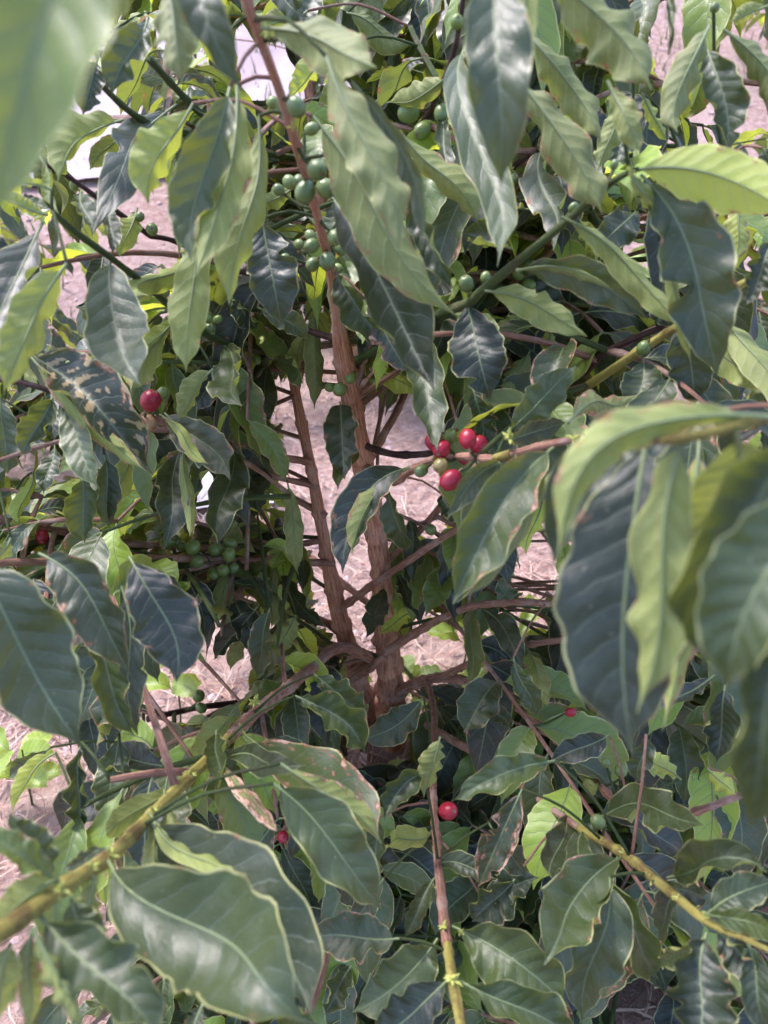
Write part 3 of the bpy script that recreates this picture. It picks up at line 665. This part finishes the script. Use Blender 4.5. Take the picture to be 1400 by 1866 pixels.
# left and bottom
LL([(-40, 1020, 150, 1362, 240, .42, 0, D_(bend=10, bites=0, wave=.06, dmg=.1, cA=10, cB=10)), (70, 1008, 234, 1228, 140, .50, 4, D_(bend=-26, dmg=.4, cA=5, cB=45)), (236, 1014, 322, 1244, 150, .52, 0, D_(bend=-22, dmg=.3, cA=5, cB=10)),
    (222, 1068, 248, 1345, 96, .58, 10), (150, 1128, 246, 1342, 104, .55, 12, D_(wave=.12)), (262, 1098, 288, 1245, 60, .6, 20), (20, 980, -30, 1060, 60, .6, 165),
    (424, 1036, 392, 1138, 52, .9, 165), (470, 1105, 385, 1205, 60, .95, 12), (492, 1108, 465, 1238, 72, .92, 10), (462, 1118, 420, 1225, 56, .96, 160), (540, 1120, 500, 1200, 50, 1.0, 155),
    (148, 1352, 140, 1538, 86, .6, 6, D_(dmg=.1)), (218, 1338, 190, 1505, 92, .65, 8), (102, 1372, 20, 1482, 56, .66, 150, D_(hue=.5, bend=14)), (92, 1362, 10, 1420, 50, .68, 10),
    (424, 1302, 344, 1412, 84, .68, 150), (404, 1384, 538, 1396, 66, .50, 8, D_(bend=-8, dmg=0)), (538, 1268, 664, 1372, 122, .68, 6, D_(bend=-20)), (572, 1228, 672, 1310, 90, .78, 10),
    (448, 1342, 692, 1535, 160, .56, 0, D_(dmg=.62, bend=-14, wave=.1)), (512, 1392, 692, 1536, 76, .50, 170, D_(bend=-12, dmg=.6, wave=.1)), (498, 1428, 700, 1662, 155, .47, 0, D_(bend=-10, dmg=0, cA=40, cB=5)),
    (398, 1384, 522, 1544, 42, .50, 175, D_(hue=0, dmg=1.4)), (196, 1568, 540, 1862, 290, .34, 24, D_(bend=-12, dmg=0, cA=70, cB=5, wave=.05)), (268, 1480, 562, 1850, 250, .39, 0, D_(bend=-24, dmg=.1, wave=.05)),
    (275, 1485, 438, 1638, 48, .38, 172, D_(hue=.2)), (72, 1668, 300, 1905, 170, .31, -20, D_(bend=-8, dmg=0, cA=40)), (60, 1690, 160, 1880, 90, .32, 165, D_(dmg=.6)),
    (130, 1640, 160, 1740, 110, .36, 6, D_(dmg=0)), (110, 1612, -10, 1498, 90, .34, 20, D_(hue=.3, bend=-10)), (98, 1588, 20, 1482, 86, .37, 8), (104, 1602, -30, 1690, 90, .33, 165),
    (172, 1598, 148, 1718, 84, .38, 172), (60, 1690, 48, 1890, 70, .34, 170, D_(dmg=.6)), (20, 1720, -20, 1880, 90, .34, 168), (332, 1434, 163, 1542, 64, .46, 176, D_(bend=8)),
    (205, 1545, 112, 1582, 40, .45, 10), (300, 1440, 320, 1540, 60, .5, 160), (270, 1500, 300, 1600, 70, .46, 150), (395, 1330, 400, 1440, 90, .6, 12),
    (300, 1780, 290, 1870, 60, .55, 4), (370, 1830, 340, 1900, 50, .5, 12), (490, 1840, 590, 1870, 80, .45, 8, D_(hue=.2)),
    (728, 1710, 562, 1712, 112, .56, 0, D_(dmg=.4, bend=4, cA=20, cB=20)), (798, 1710, 640, 1846, 122, .56, 0, D_(bend=-16)), (818, 1784, 668, 1895, 112, .50, 0, D_(bend=-12)), (792, 1600, 735, 1712, 64, .62, 6, D_(bites=1, dmg=.5)),
    (824, 1688, 1035, 1835, 160, .55, 0, D_(bend=-14)), (838, 1788, 1055, 1905, 130, .50, 0, D_(bend=-10, dmg=.1)), (1137, 1562, 988, 1760, 160, .50, -6, D_(bend=22, cA=5, cB=60, dmg=.2)), (1112, 1598, 1060, 1872, 140, .56, 0, D_(dmg=.05)),
    (1104, 1596, 1208, 1800, 122, .62, 0), (1028, 1478, 1008, 1614, 82, .62, 6), (1066, 1508, 1050, 1640, 76, .60, 12), (1094, 1492, 1290, 1504, 104, .54, 0, D_(bend=-26, cA=60)),
    (1216, 1600, 1384, 1590, 118, .46, 0, D_(bend=-26, dmg=0, cA=70)), (1288, 1700, 1268, 1905, 165, .42, 0, D_(dmg=.2)), (1292, 1664, 1415, 1608, 86, .44, 8, D_(bend=-10, dmg=0)), (1286, 1666, 1425, 1694, 60, .43, 20, D_(hue=.2)),
    (1286, 1708, 1198, 1764, 66, .50, 8), (1300, 1690, 1400, 1790, 100, .45, 10), (1360, 1715, 1400, 1880, 80, .42, 20), (1190, 1605, 1290, 1640, 90, .58, 6), (1240, 1640, 1180, 1700, 80, .6, 8),
    (1012, 1386, 830, 1458, 92, .60, 0, D_(bend=12, dmg=.3)), (772, 1408, 700, 1498, 92, .68, 4, D_(bend=14)), (802, 1342, 774, 1458, 72, .66, 150, D_(hue=.1)), (786, 1514, 703, 1545, 60, .66, 160, D_(hue=.2, wave=.15)),
    (796, 1575, 905, 1602, 56, .66, 10, D_(bend=-10)), (952, 1438, 868, 1622, 80, .64, 6, D_(dmg=.8, bites=3)), (890, 1500, 960, 1600, 70, .68, 20, D_(bites=2)),
    (772, 1270, 658, 1345, 80, .92, 10, D_(bend=-16)), (872, 1108, 848, 1235, 52, .85, 10, D_(cA=90)), (868, 1104, 944, 1215, 64, .88, 10, D_(bend=-18)), (936, 1198, 978, 1308, 60, .8, 10), (930, 1330, 870, 1290, 50, .9, 15, D_(bend=10)),
    (1178, 1338, 1160, 1428, 58, .60, 6, D_(dmg=0)), (1322, 1248, 1308, 1385, 104, .60, 6), (1302, 1230, 1198, 1296, 46, .62, 20), (960, 1180, 1000, 1290, 60, .85, 160), (690, 1490, 680, 1610, 60, .8, 10),
    (1110, 1340, 1000, 1390, 70, .72, 10), (1040, 1400, 1100, 1440, 50, .75, 160), (1240, 1420, 1180, 1380, 60, .7, 165, D_(hue=.4)), (1290, 1400, 1340, 1450, 60, .72, 165, D_(hue=.5)), (940, 1600, 860, 1680, 110, .72, 6),
    (880, 1640, 980, 1600, 90, .74, 10), (700, 1600, 640, 1690, 70, .74, 10), (600, 1600, 690, 1650, 70, .8, 15), (640, 1760, 590, 1850, 80, .7, 8)])

# ---- fill: side shoots with opposite pairs of leaves, grown from the stems outward
GAPS = [((740, 1150), (860, 1140), (860, 1250), (760, 1250)), ((700, 1265), (770, 1265), (765, 1350), (735, 1350)), ((700, 740), (800, 740), (810, 900), (790, 1010), (720, 900)), ((1110, 480), (1210, 450), (1200, 560), (1110, 560)), ((880, 1120), (990, 1120), (980, 1170), (880, 1170)),
        ((240, 1240), (440, 1180), (480, 1240), (300, 1330)), ((0, 1290), (100, 1380), (100, 1540), (0, 1500)), ((120, 230), (260, 220), (260, 340), (120, 310)), ((430, 90), (530, 90), (530, 190), (440, 170)),
        ((1200, 0), (1290, 0), (1260, 60), (1200, 60)), ((1290, 120), (1330, 60), (1400, 100), (1370, 200), (1300, 160)), ((230, 350), (320, 340), (320, 480), (240, 440)), ((350, 870), (420, 870), (420, 960), (350, 960)), ((570, 620), (640, 620), (760, 1400), (660, 1400), (570, 900)), ((500, 700), (560, 700), (640, 1150), (590, 1150)), ((1100, 1790), (1200, 1790), (1200, 1866), (1100, 1866)), ((1020, 900), (1000, 1090), (940, 1090), (950, 960))]
GAP_TRUNK = ((570, 620), (640, 620), (760, 1400), (660, 1400), (570, 900))
def inside(x, y, poly):
    c = False; n = len(poly); j = n - 1
    for i in range(n):
        xi, yi = poly[i]; xj, yj = poly[j]
        if (yi > y) != (yj > y) and x < (xj - xi) * (y - yi) / (yj - yi) + xi: c = not c
        j = i
    return c
cher = [(578, 310, 19, .495, 'g'), (556, 350, 19, .53, 'g'), (594, 343, 18, .525, 'g'), (528, 332, 13, .55, 'g'), (508, 346, 11, .57, 'g'), (611, 433, 15, .58, 'g'), (568, 448, 14, .60, 'g'), (570, 482, 13, .62, 'g'), (597, 476, 16, .61, 'g'), (615, 489, 10, .65, 'g'), (566, 430, 11, .62, 'g'),
    (540, 195, 18, .455, 'g'), (497, 187, 12, .50, 'g'), (568, 235, 12, .52, 'g'), (745, 205, 19, .70, 'g'), (806, 207, 16, .68, 'g'), (776, 187, 10, .72, 'g'), (770, 238, 16, .72, 'g'), (833, 40, 13, .57, 'g'), (933, 330, 14, .70, 'g'), (914, 336, 10, .74, 'g'),
    (638, 686, 13, .82, 'g'), (620, 709, 13, .83, 'g'), (601, 706, 9, .87, 'g'), (585, 703, 8, .9, 'g'), (28, 290, 13, .60, 'g'), (46, 265, 12, .60, 'g'), (70, 260, 10, .60, 'g'), (40, 278, 10, .62, 'g'), (277, 418, 12, .69, 'g'), (135, 338, 9, .65, 'g'),
    (298, 532, 10, .66, 'g'), (378, 580, 9, .75, 'g'), (397, 582, 8, .78, 'g'), (382, 598, 9, .76, 'g'), (468, 655, 9, .9, 'g'), (850, 517, 15, .60, 'g'), (945, 500, 12, .76, 'g'), (966, 487, 14, .75, 'g'), (985, 497, 12, .76, 'g'), (964, 520, 13, .76, 'g'), (1173, 634, 13, .64, 'g'),
    (305, 988, 14, 1.02, 'g'), (331, 996, 11, 1.03, 'g'), (352, 998, 14, 1.0, 'g'), (394, 1002, 13, 1.02, 'g'), (420, 990, 12, 1.03, 'g'), (418, 1011, 12, 1.01, 'g'), (360, 1024, 12, .98, 'g'), (390, 1046, 11, 1.0, 'g'), (407, 1040, 12, 1.0, 'g'), (426, 1036, 10, 1.01, 'g'),
    (320, 985, 10, 1.06, 'g'), (362, 1268, 12, 1.16, 'g'), (367, 1290, 10, 1.16, 'g'), (768, 858, 12, .68, 'g'), (785, 965, 11, .97, 'g'), (1090, 1497, 13, .65, 'g'), (1285, 868, 11, .55, 'g'), (1220, 1112, 11, .8, 'g'), (1226, 1146, 13, .8, 'g'), (1212, 1132, 10, .82, 'g'), (1224, 1128, 9, .8, 'g'),
    (1104, 1390, 9, .75, 'g'), (1132, 1404, 12, .8, 'g'), (297, 716, 11, .71, 'g'), (821, 794, 13, .64, 'g'), (803, 848, 14, .62, 'p'), (271, 770, 14, .70, 'b'),
    (275, 730, 20, .68, 'r'), (853, 800, 18, .60, 'r'), (872, 810, 17, .625, 'r'), (805, 818, 18, .625, 'r'), (788, 806, 14, .66, 'r'), (821, 875, 19, .60, 'r'), (77, 978, 13, .90, 'r'), (817, 1478, 17, .77, 'r'), (1303, 14, 9, .52, 'g'), (1045, 378, 9, .55, 'g'), (1120, 300, 8, .50, 'g'), (885, 505, 10, .6, 'g'), (520, 470, 9, .7, 'g'), (545, 445, 10, .66, 'g'), (630, 400, 11, .60, 'g'), (620, 455, 10, .62, 'g'), (255, 395, 9, .68, 'g'), (390, 215, 8, .7, 'g'), (545, 330, 12, .56, 'g'), (516, 1525, 11, .95, 'r'), (1040, 1298, 9, .85, 'r'), (845, 838, 9, .63, 'r')]
ZB = {}
def zput(x, y, d, r=0):
    k = int(r // 16)
    for i in range(-k, k + 1):
        for j in range(-k, k + 1):
            c = (int(x // 16) + i, int(y // 16) + j)
            if d < ZB.get(c, 99): ZB[c] = d
CH = {}
for c_ in cher:
    zput(c_[0], c_[1], c_[3] - .02, c_[2] + 14)
    for i_ in range(int(c_[0] - c_[2]) // 8, int(c_[0] + c_[2]) // 8 + 1):
        for j_ in range(int(c_[1] - c_[2]) // 8, int(c_[1] + c_[2]) // 8 + 1): CH[(i_, j_)] = c_[3]
for (a_, arr_, t_, w__) in LEAF_LOG:
    for v_ in arr_[0][::3]:
        x_, y_, d_ = proj(v_); zput(x_, y_, d_)
for (q_, r_, o_) in NET:
    x_, y_, d_ = proj(q_)
    if d_ > .02: zput(x_, y_, d_ - .01, 4 + r_ * F / d_)
def clear(arr):
    vs = arr[0][::3]; bad = 0; gp = 0
    for v in vs:
        x, y, d = proj(v)
        z = ZB.get((int(x // 16), int(y // 16)), 99)
        if d < z and z < 90 and z - d > .0: bad += 1
        if d < CH.get((int(x // 8), int(y // 8)), 0): return False
        for g_ in GAPS:
            if inside(x, y, g_): gp += 1; break
    return bad < .25 * len(vs) and gp < .14 * len(vs)
def keep(base, tip, dmin=.72):
    for t in (0, .25, .5, .75, 1):
        x, y, d = proj(base.lerp(tip, t))
        if d < dmin: return False
        for g_ in GAPS:
            if inside(x, y, g_): return False
    x, y, d = proj(base.lerp(tip, .5))
    return -120 < x < 1520 and -150 < y < 2000
def world_leaf(base, direction, L, nu=20, nv=4, hue=None, droop=.45, dmg=None, up=None, width=None):
    d0 = direction.normalized(); end = base + d0 * L * .8 + Vector((0, 0, -1)) * L * droop
    ctl = base + d0 * L * .5 + Vector((0, 0, .06 * L))
    sp = bez(base, ctl, end); upv = up or Vector((random.uniform(-.5, .5), random.uniform(-.7, .25), 1)).normalized()
    hue = random.choice((0, 0, .05, .1, .1, .2, .4, .6, 1.0)) if hue is None else hue
    return leaf_arrays(sp, lambda u: upv, (width or L * random.uniform(.19, .25)), cA=random.uniform(-15, 45), cB=random.uniform(-15, 45), fold=random.uniform(2, 20), wave=random.uniform(.05, .14),
                       hue=hue, dmg=random.choice((0, 0, .1, .3, .5)) if dmg is None else dmg, seed=random.random(), nu=nu, nv=nv, ribr=.0009), end

def shoots(tree, stems, n, length, fills, seed, hmin=.1, hmax=1.5, dmin=.72, mat=None, leafL=(.09, .15), down=.25, az=None, gap=.05, limit=999):
    rs = random.Random(seed); made = 0
    for _ in range(n):
        path = rs.choice(stems); p0 = path[rs.randrange(len(path))].copy()
        if not (hmin < p0.z < hmax): continue
        a = rs.uniform(*az) if az else rs.uniform(0, 2 * math.pi); L = rs.uniform(*length)
        dr = Vector((math.cos(a), math.sin(a), rs.uniform(.0, .55)))
        pts = [p0 + dr * L * t - Vector((0, 0, down)) * L * t * t for t in (0, .33, .66, 1)]
        for q in pts: q.z = max(q.z, groundz(q.x, q.y) + .04)
        # shoot must not pass close in front of the camera
        if any(proj(q)[2] < dmin for q in pts): continue
        if any(inside(proj(q)[0], proj(q)[1], GAP_TRUNK) and proj(q)[2] < 1.2 for q in pts[1:]): continue
        path2, rr = catmull(pts, [.0035, .003, .0024, .0017], .02); made += 1
        kept = []
        step = max(1, int(gap / .02)); k = step
        while k < len(path2):
            T = (path2[min(k + 1, len(path2) - 1)] - path2[k - 1]).normalized(); side = T.cross(Vector((0, 0, 1))).normalized()
            for s in (-1, 1):
                dd = side * s * rs.uniform(.6, 1) + T * rs.uniform(.3, .9) + Vector((0, 0, rs.uniform(-.7, .25)))
                LL_ = rs.uniform(*leafL); end = path2[k] + dd.normalized() * LL_ * .8 - Vector((0, 0, LL_ * .45))
                if end.z < groundz(end.x, end.y) + .01: continue
                if keep(path2[k], end, dmin): kept.append((path2[k], dd, LL_))
            k += step
        if len(kept) < 3: continue
        last = max(min(range(len(path2)), key=lambda i: (path2[i] - kk[0]).length) for kk in kept)
        path2 = path2[:last + 1]; rr = rr[:last + 1]
        if any(proj(q_)[2] < CH.get((int(proj(q_)[0] // 8), int(proj(q_)[1] // 8)), 0) for q_ in path2): continue
        if len(path2) < 3 or sum(1 for q_ in path2 if any(inside(proj(q_)[0], proj(q_)[1], g_) for g_ in GAPS)) > 3: continue
        V, q, A, cap = tube_arrays(path2, rr, 6, .05, .06, rs.random())
        o = link('branch', mesh_from('branch', V, [q, cap], [mat or rs.choice((M_BARK, M_GRN, M_BARK, M_BARK))], attrs={'tb': A}), tree, path2[0])
        for i in range(0, len(path2), 2): NET.append((path2[i], rr[i], o))
        for b_, dd, l_ in kept:
            arr, end = world_leaf(b_, dd, l_, droop=rs.uniform(.15, .75))
            if not clear(arr): continue
            fills.append((b_, arr, o, proj(b_)[2], l_))
random.seed(11)
stem_paths = [[P(a[0], a[1], a[2]) for a in trunk_px[5:]], [P(a[0], a[1], a[2]) for a in left_px], [P(a[0], a[1], a[2]) for a in back_px]]
fills = []
shoots(main, stem_paths, 230, (.22, .6), fills, 3, .25, 1.5, .80, leafL=(.07, .13), gap=.045)
shoots(main, [[BASE + Vector((0, 0, h)) for h in (.12, .18, .25, .32, .4, .5)]], 120, (.3, .85), fills, 5, .05, .6, .62, az=(math.pi * 1.0, math.pi * 2.0), down=.1)
shoots(main, [[Vector((x_, y_, .12)) for x_ in (-.1, .05, .2, .35, .45) for y_ in (.45, .6, .8, 1.0)]], 90, (.2, .4), fills, 6, .05, .6, .62, down=.05)

upper = [q_ for (q_, r_, o_) in NET if o_.parent == main and o_.name.startswith('branch') and .62 < proj(q_)[2] < 1.15 and proj(q_)[1] < 1150 and (proj(q_)[0] > 760 or proj(q_)[0] < 520)]
shoots(main, [upper], 170, (.08, .24), fills, 12, .1, 1.6, .62, leafL=(.06, .11), gap=.04)
right_up = [q_ for q_ in upper if proj(q_)[0] > 850 and proj(q_)[1] < 780]
shoots(main, [right_up], 120, (.08, .26), fills, 13, .1, 1.7, .58, leafL=(.07, .12), gap=.04)

lowleft = [q_ for (q_, r_, o_) in NET if o_.parent == main and o_.name.startswith('branch') and .5 < proj(q_)[2] < 1.3 and 900 < proj(q_)[1] < 1850 and -50 < proj(q_)[0] < 700]
shoots(main, [lowleft], 130, (.08, .28), fills, 15, .05, 1.6, .55, leafL=(.07, .12), gap=.04)

def finish_tree(tree, own, fills, cap_parts):
    """own: traced leaves; fills: grown leaves"""
    n = 0
    for (a, arr, _, twig) in own:
        (q, r, o), dist = nearest_in(tree, a)
        add_leaf_object(arr, o, a); n += 1
        if r + .012 < dist < .10:
            m = (q + a) * .5 + Vector((0, 0, .12 * dist))
            tube('twig', [q, m, a], [.0014, .0012, .0011], random.choice((M_BARK, M_GRN, M_GRN)), tree, 6, nodes=0, step=.012, net=False)
    fills.sort(key=lambda f: -f[4] / f[3])
    pool = Pool(); k = 0
    for (b_, arr, o, d, l_) in fills:
        if n < cap_parts: add_leaf_object(arr, o, b_); n += 1
        else: pool.add(arr); k += 1
    if k:
        pool.build('small_foliage', tree, tree.location)
    print('tree', tree.name, 'leaf parts', n, 'pooled', k)
def nearest_in(tree, p):
    best = None; bd = 1e9
    for (q, r, o) in NET:
        if o.parent != tree: continue
        d = (q - p).length_squared
        if d < bd: bd = d; best = (q, r, o)
    if best[2].name.startswith('twig'):
        # leaf belongs to the nearest real branch
        bb = None; b2 = 1e9
        for (q, r, o) in NET:
            if o.parent != tree or o.name.startswith('twig'): continue
            d = (q - p).length_squared
            if d < b2: b2 = d; bb = o
        return (best[0], best[1], bb), math.sqrt(bd)
    return best, math.sqrt(bd)
own_main = sorted([l for l in LEAF_LOG if l[2] is None], key=lambda l: nearest_in(main, l[0])[1])
finish_tree(main, own_main, fills, 295)
finish_tree(right, [l for l in LEAF_LOG if l[2] is right], [], 99)
finish_tree(left, [l for l in LEAF_LOG if l[2] is left], [], 99)

# ------------------------------------------------------------------ cherries
def cherry_mesh(mat):
    V = []; q = []; ns, nr = 16, 10
    prof = []
    for i in range(nr + 1):
        t = i / nr; a = math.pi * t; r = math.sin(a) ** .92; z = -math.cos(a) * 1.10
        if t > .93: z -= (t - .93) * 1.6
        prof.append((r, z))
    for i, (r, z) in enumerate(prof):
        for k in range(ns):
            a = 2 * math.pi * k / ns; rr = r * (1 + .025 * math.cos(2 * a)) + .0
            V.append((rr * math.cos(a), rr * math.sin(a), z))
    for i in range(nr):
        for k in range(ns):
            k2 = (k + 1) % ns; q.append((i * ns + k, i * ns + k2, (i + 1) * ns + k2, (i + 1) * ns + k))
    nb = len(q)
    # crown disc at the top, and the little stalk at the bottom
    def ring(z, r, z2, r2):
        b = len(V)
        for k in range(10):
            a = 2 * math.pi * k / 10; V.append((r * math.cos(a), r * math.sin(a), z))
        for k in range(10):
            a = 2 * math.pi * k / 10; V.append((r2 * math.cos(a), r2 * math.sin(a), z2))
        for k in range(10): q.append((b + k, b + (k + 1) % 10, b + 10 + (k + 1) % 10, b + 10 + k))
    ring(1.0, .24, 1.09, .20); ring(1.09, .20, 1.03, .08); ring(1.03, .08, .98, .01); ring(-1.0, .16, -1.55, .12)
    return mesh_from('cherry', np.array(V), [q], [mat, M_CROWN], [0] * nb + [1] * (len(q) - nb))
FR = {'r': cherry_mesh(M_RED), 'g': cherry_mesh(M_GREENF), 'p': cherry_mesh(M_PALEF), 'b': cherry_mesh(M_BLUSH)}
LABC = {'r': 'ripe red cherry', 'b': 'orange blushing cherry', 'p': 'yellowish green cherry'}
for (x, y, r, d, c) in cher:
    p = P(x, y, d); rad_ = r * d / F / 1.03
    (q, qr, o), dist = nearest_in(main, p)
    if dist < .2: d_ = (p - q).normalized()
    o2 = bpy.data.objects.new('cherry', FR[c]); C.objects.link(o2); o2.parent = o
    tow = (CAM - p).normalized() * random.uniform(.1, .6) + Vector((random.uniform(-.6, .6), random.uniform(-.6, .6), random.uniform(-.9, .3))) + (p - q).normalized() * .9
    o2.rotation_euler = tow.to_track_quat('Z', 'Y').to_euler(); o2.location = p - WO[o.name]; k_ = random.uniform(.9, 1.0); o2.scale = (rad_ * k_, rad_, rad_ * random.uniform(1.0, 1.12))
    WO[o2.name] = p
    if c in LABC: o2['label'] = LABC[c]
    if dist > rad_ + qr + .004:
        back = p - tow.normalized() * rad_ * 1.3
        tube('fruit_stalk', [q, (q + back) * .5 + Vector((0, 0, -.1 * dist)), back], [.0016, .0013, .0012], M_GRN, main, 6, step=.01, net=False)

# node buds: tight tufts of stipules and flower buds along the young shoots
def buds(lst, tree):
    V = []; q = []
    for (x, y, d, n, s) in lst:
        c = P(x, y, d)
        for _ in range(n):
            dr = Vector((random.gauss(0, 1), random.gauss(0, 1), random.gauss(.2, 1))).normalized(); L = s * d / F * random.uniform(.6, 1.3); w_ = L * .22
            a = dr.orthogonal().normalized(); b = dr.cross(a); k0 = len(V)
            for t, ww in ((0, .7), (.5, 1), (1, .15)):
                for k in range(4):
                    an = k * math.pi / 2; V.append(tuple(c + dr * L * t + (a * math.cos(an) + b * math.sin(an)) * w_ * ww))
            for t in range(2):
                for k in range(4): q.append((k0 + t * 4 + k, k0 + t * 4 + (k + 1) % 4, k0 + (t + 1) * 4 + (k + 1) % 4, k0 + (t + 1) * 4 + k))
    o = link('flower_buds', mesh_from('flower_buds', V, [q], [plain('bud_green', (0.32, 0.36, 0.07), (0.46, 0.46, 0.14), 200)]), tree, tree.location); o['kind'] = 'stuff'
random.seed(5)
buds([(200, 1560, .415, 26, 17), (165, 1585, .39, 22, 16), (110, 1622, .355, 24, 20), (60, 1665, .335, 12, 18), (280, 1482, .495, 16, 14), (260, 1500, .48, 12, 12), (345, 1412, .59, 14, 14), (330, 1425, .58, 10, 12), (465, 1280, .78, 14, 16), (440, 1330, .73, 12, 14), (400, 1388, .66, 10, 10),
      (826, 1785, .515, 22, 16), (808, 1690, .58, 14, 14), (840, 1700, .58, 10, 12), (800, 1620, .64, 10, 8), (1070, 795, .465, 16, 18), (1045, 800, .48, 12, 14), (940, 850, .55, 10, 20), (930, 800, .55, 10, 18), (1150, 312, .44, 8, 10), (1190, 1602, .55, 12, 14), (1140, 1556, .6, 8, 12), (1290, 1668, .46, 12, 12), (1235, 1635, .5, 10, 10),
      (930, 310, .7, 10, 14), (880, 530, .58, 8, 10), (480, 620, .5, 4, 10), (535, 230, .47, 8, 14), (490, 60, .42, 10, 16), (70, 1300, .8, 0, 1), (545, 285, .5, 8, 12), (1290, 560, .56, 10, 16)], main)

# ------------------------------------------------------------------ neighbouring bushes behind
def bush(x, y, h, label, n, seed, dmin=1.3, cap=140, leafL=(.10, .15), length=(.3, .6), az=None, group='coffee bushes'):
    random.seed(seed); z = groundz(x, y)
    t = thing('coffee_tree', label, 'coffee tree', (x, y, z - .02), group)
    top = Vector((x + random.uniform(-.1, .1), y + random.uniform(-.1, .1), z + h))
    pts = [Vector((x, y, z - .02)), Vector((x, y, z)).lerp(top, .35) + Vector((.02, 0, 0)), Vector((x, y, z)).lerp(top, .7), top]
    tube('trunk', pts, [.026, .02, .014, .006], M_TRUNK, t, 10, nodes=.08, step=.02)
    path, _ = catmull(pts, [1] * 4, .04); f = []
    shoots(t, [path[3:]], n, length, f, seed, -1, 99, dmin, az=az, gap=.06, leafL=leafL)
    finish_tree(t, [], f, cap)
    return t
bush(-1.25, 2.05, 1.35, 'coffee bush behind on the left, its grey-green leaves filling the left side', 60, 21, .9, 190)
bush(1.25, 2.1, 1.45, 'coffee bush behind on the right, standing past the blurred leaves', 60, 22, 1.0, 190)
bush(-.15, 2.9, 1.35, 'coffee bush standing farther back behind the forked stems', 46, 23, 1.6, 120)
bush(.85, .95, .45, 'low dark coffee bush spreading over the ground at bottom right', 40, 24, .75, 150, length=(.2, .5))
bush(-.75, 3.8, 1.5, 'small coffee bush far back at upper left', 40, 25, 2.0, 90)
bush(2.3, 5.2, 1.5, 'distant coffee bush on the slope at upper right', 40, 26, 3.0, 80)

# lime green seedlings between the stems and the litter
def seedling(x, y, d_, n, s, label, hue=1.0):
    b = P(x, y, d_); 
    # drop on to the ground along the line of sight
    ray = (b - CAM).normalized(); t = .3
    while (CAM + ray * t).z > groundz((CAM + ray * t).x, (CAM + ray * t).y) and t < 20: t += .01
    b = CAM + ray * t
    o = thing('seedling', label, 'seedling', b)
    s *= 1.35; H = s * random.uniform(1.2, 1.8)
    tube('stem', [b, b + Vector((.01, 0, H * .5)), b + Vector((random.uniform(-.03, .03), 0, H))], [.0025, .002, .0015], M_GRN, o, 6, net=False)
    for k in range(n):
        a = k * 2.4 + random.random(); hgt = H * (.35 + .65 * (k + 1) / n)
        arr, _ = world_leaf(b + Vector((0, 0, hgt)), Vector((math.cos(a), math.sin(a), .5)), s * random.uniform(.7, 1.2), 16, 4, hue=hue * random.uniform(.7, 1), droop=.25, dmg=0, width=s * .22)
        add_leaf_object(arr, o, b + Vector((0, 0, hgt)))
random.seed(9)
for i, (x, y, n, s, lb_) in enumerate([(840, 1230, 9, .10, 'bright lime green seedling just right of the stem base'), (745, 1330, 7, .08, 'lime green seedling half hidden behind the main stem foot'), (935, 1260, 9, .10, 'yellow-green seedling under the pink branch right of the stems'),
        (620, 1300, 6, .07, 'small yellow-green seedling between the two stems'), (330, 1330, 6, .09, 'fresh green seedling on the pink straw left of the stems'), (60, 1470, 8, .09, 'young green seedling in the straw at the left edge'), (880, 1330, 8, .08, 'lime seedling beneath the fork of the low right branch'),
        (1010, 680, 8, .13, 'pale green plant growing on the soil behind the ripe cherries'), (1170, 610, 8, .14, 'yellow-green weed on the open soil at right'), (1060, 640, 8, .15, 'light green weed beside the open patch of soil'),
        (60, 1050, 7, .10, 'yellow-green plant low behind the left branches'), (250, 980, 7, .10, 'lime green plant seen through the left branches'), (1110, 1330, 8, .09, 'lime green weed under the blurred leaves at right'), (1230, 1380, 8, .09, 'yellow-green weed in the litter at lower right'), (760, 760, 6, .12, 'small green plant in the pink gap right of the stem')]):
    seedling(x, y, 1, n, s, lb_)

# grass and weeds on the slope
def grass():
    V = []; q = []
    for _ in range(9000):
        x = random.uniform(-6, 7); y = random.uniform(2.6, 12)
        if mnoise.noise(Vector((x * .8, y * .8, 9))) < .05: continue
        z = groundz(x, y); a = random.uniform(0, 6.28); h = random.uniform(.04, .14); w_ = random.uniform(.003, .008); b = len(V); l = random.uniform(.2, .8) * h
        for t in (0, .5, 1):
            ww = w_ * (1 - t * .9); cx = x + math.cos(a) * l * t * t; cy = y + math.sin(a) * l * t * t
            V.append((cx - math.sin(a) * ww, cy + math.cos(a) * ww, z + h * t)); V.append((cx + math.sin(a) * ww, cy - math.cos(a) * ww, z + h * t))
        q += [(b, b + 1, b + 3, b + 2), (b + 2, b + 3, b + 5, b + 4)]
    o = link('slope_grass', mesh_from('slope_grass', V, [q], [plain('grass_blade', (0.10, 0.15, 0.04), (0.22, 0.24, 0.08), 3)])); o['kind'] = 'stuff'
    o['label'] = 'sparse short grass on the pinkish slope behind the bushes'; o['category'] = 'grass'
grass()
sheet('plastic_sheet', -.72, -.36, 1.98, 2.22, M_FILM, 'crumpled pale plastic sheet lying on the soil behind the left stem', 'plastic sheet', .03, rot=.15)
pth = sheet('path', -7, 0.2, 4.1, 6.2, M_CONC, None, None, .01, rot=.06, lift=.03); pth['kind'] = 'structure'
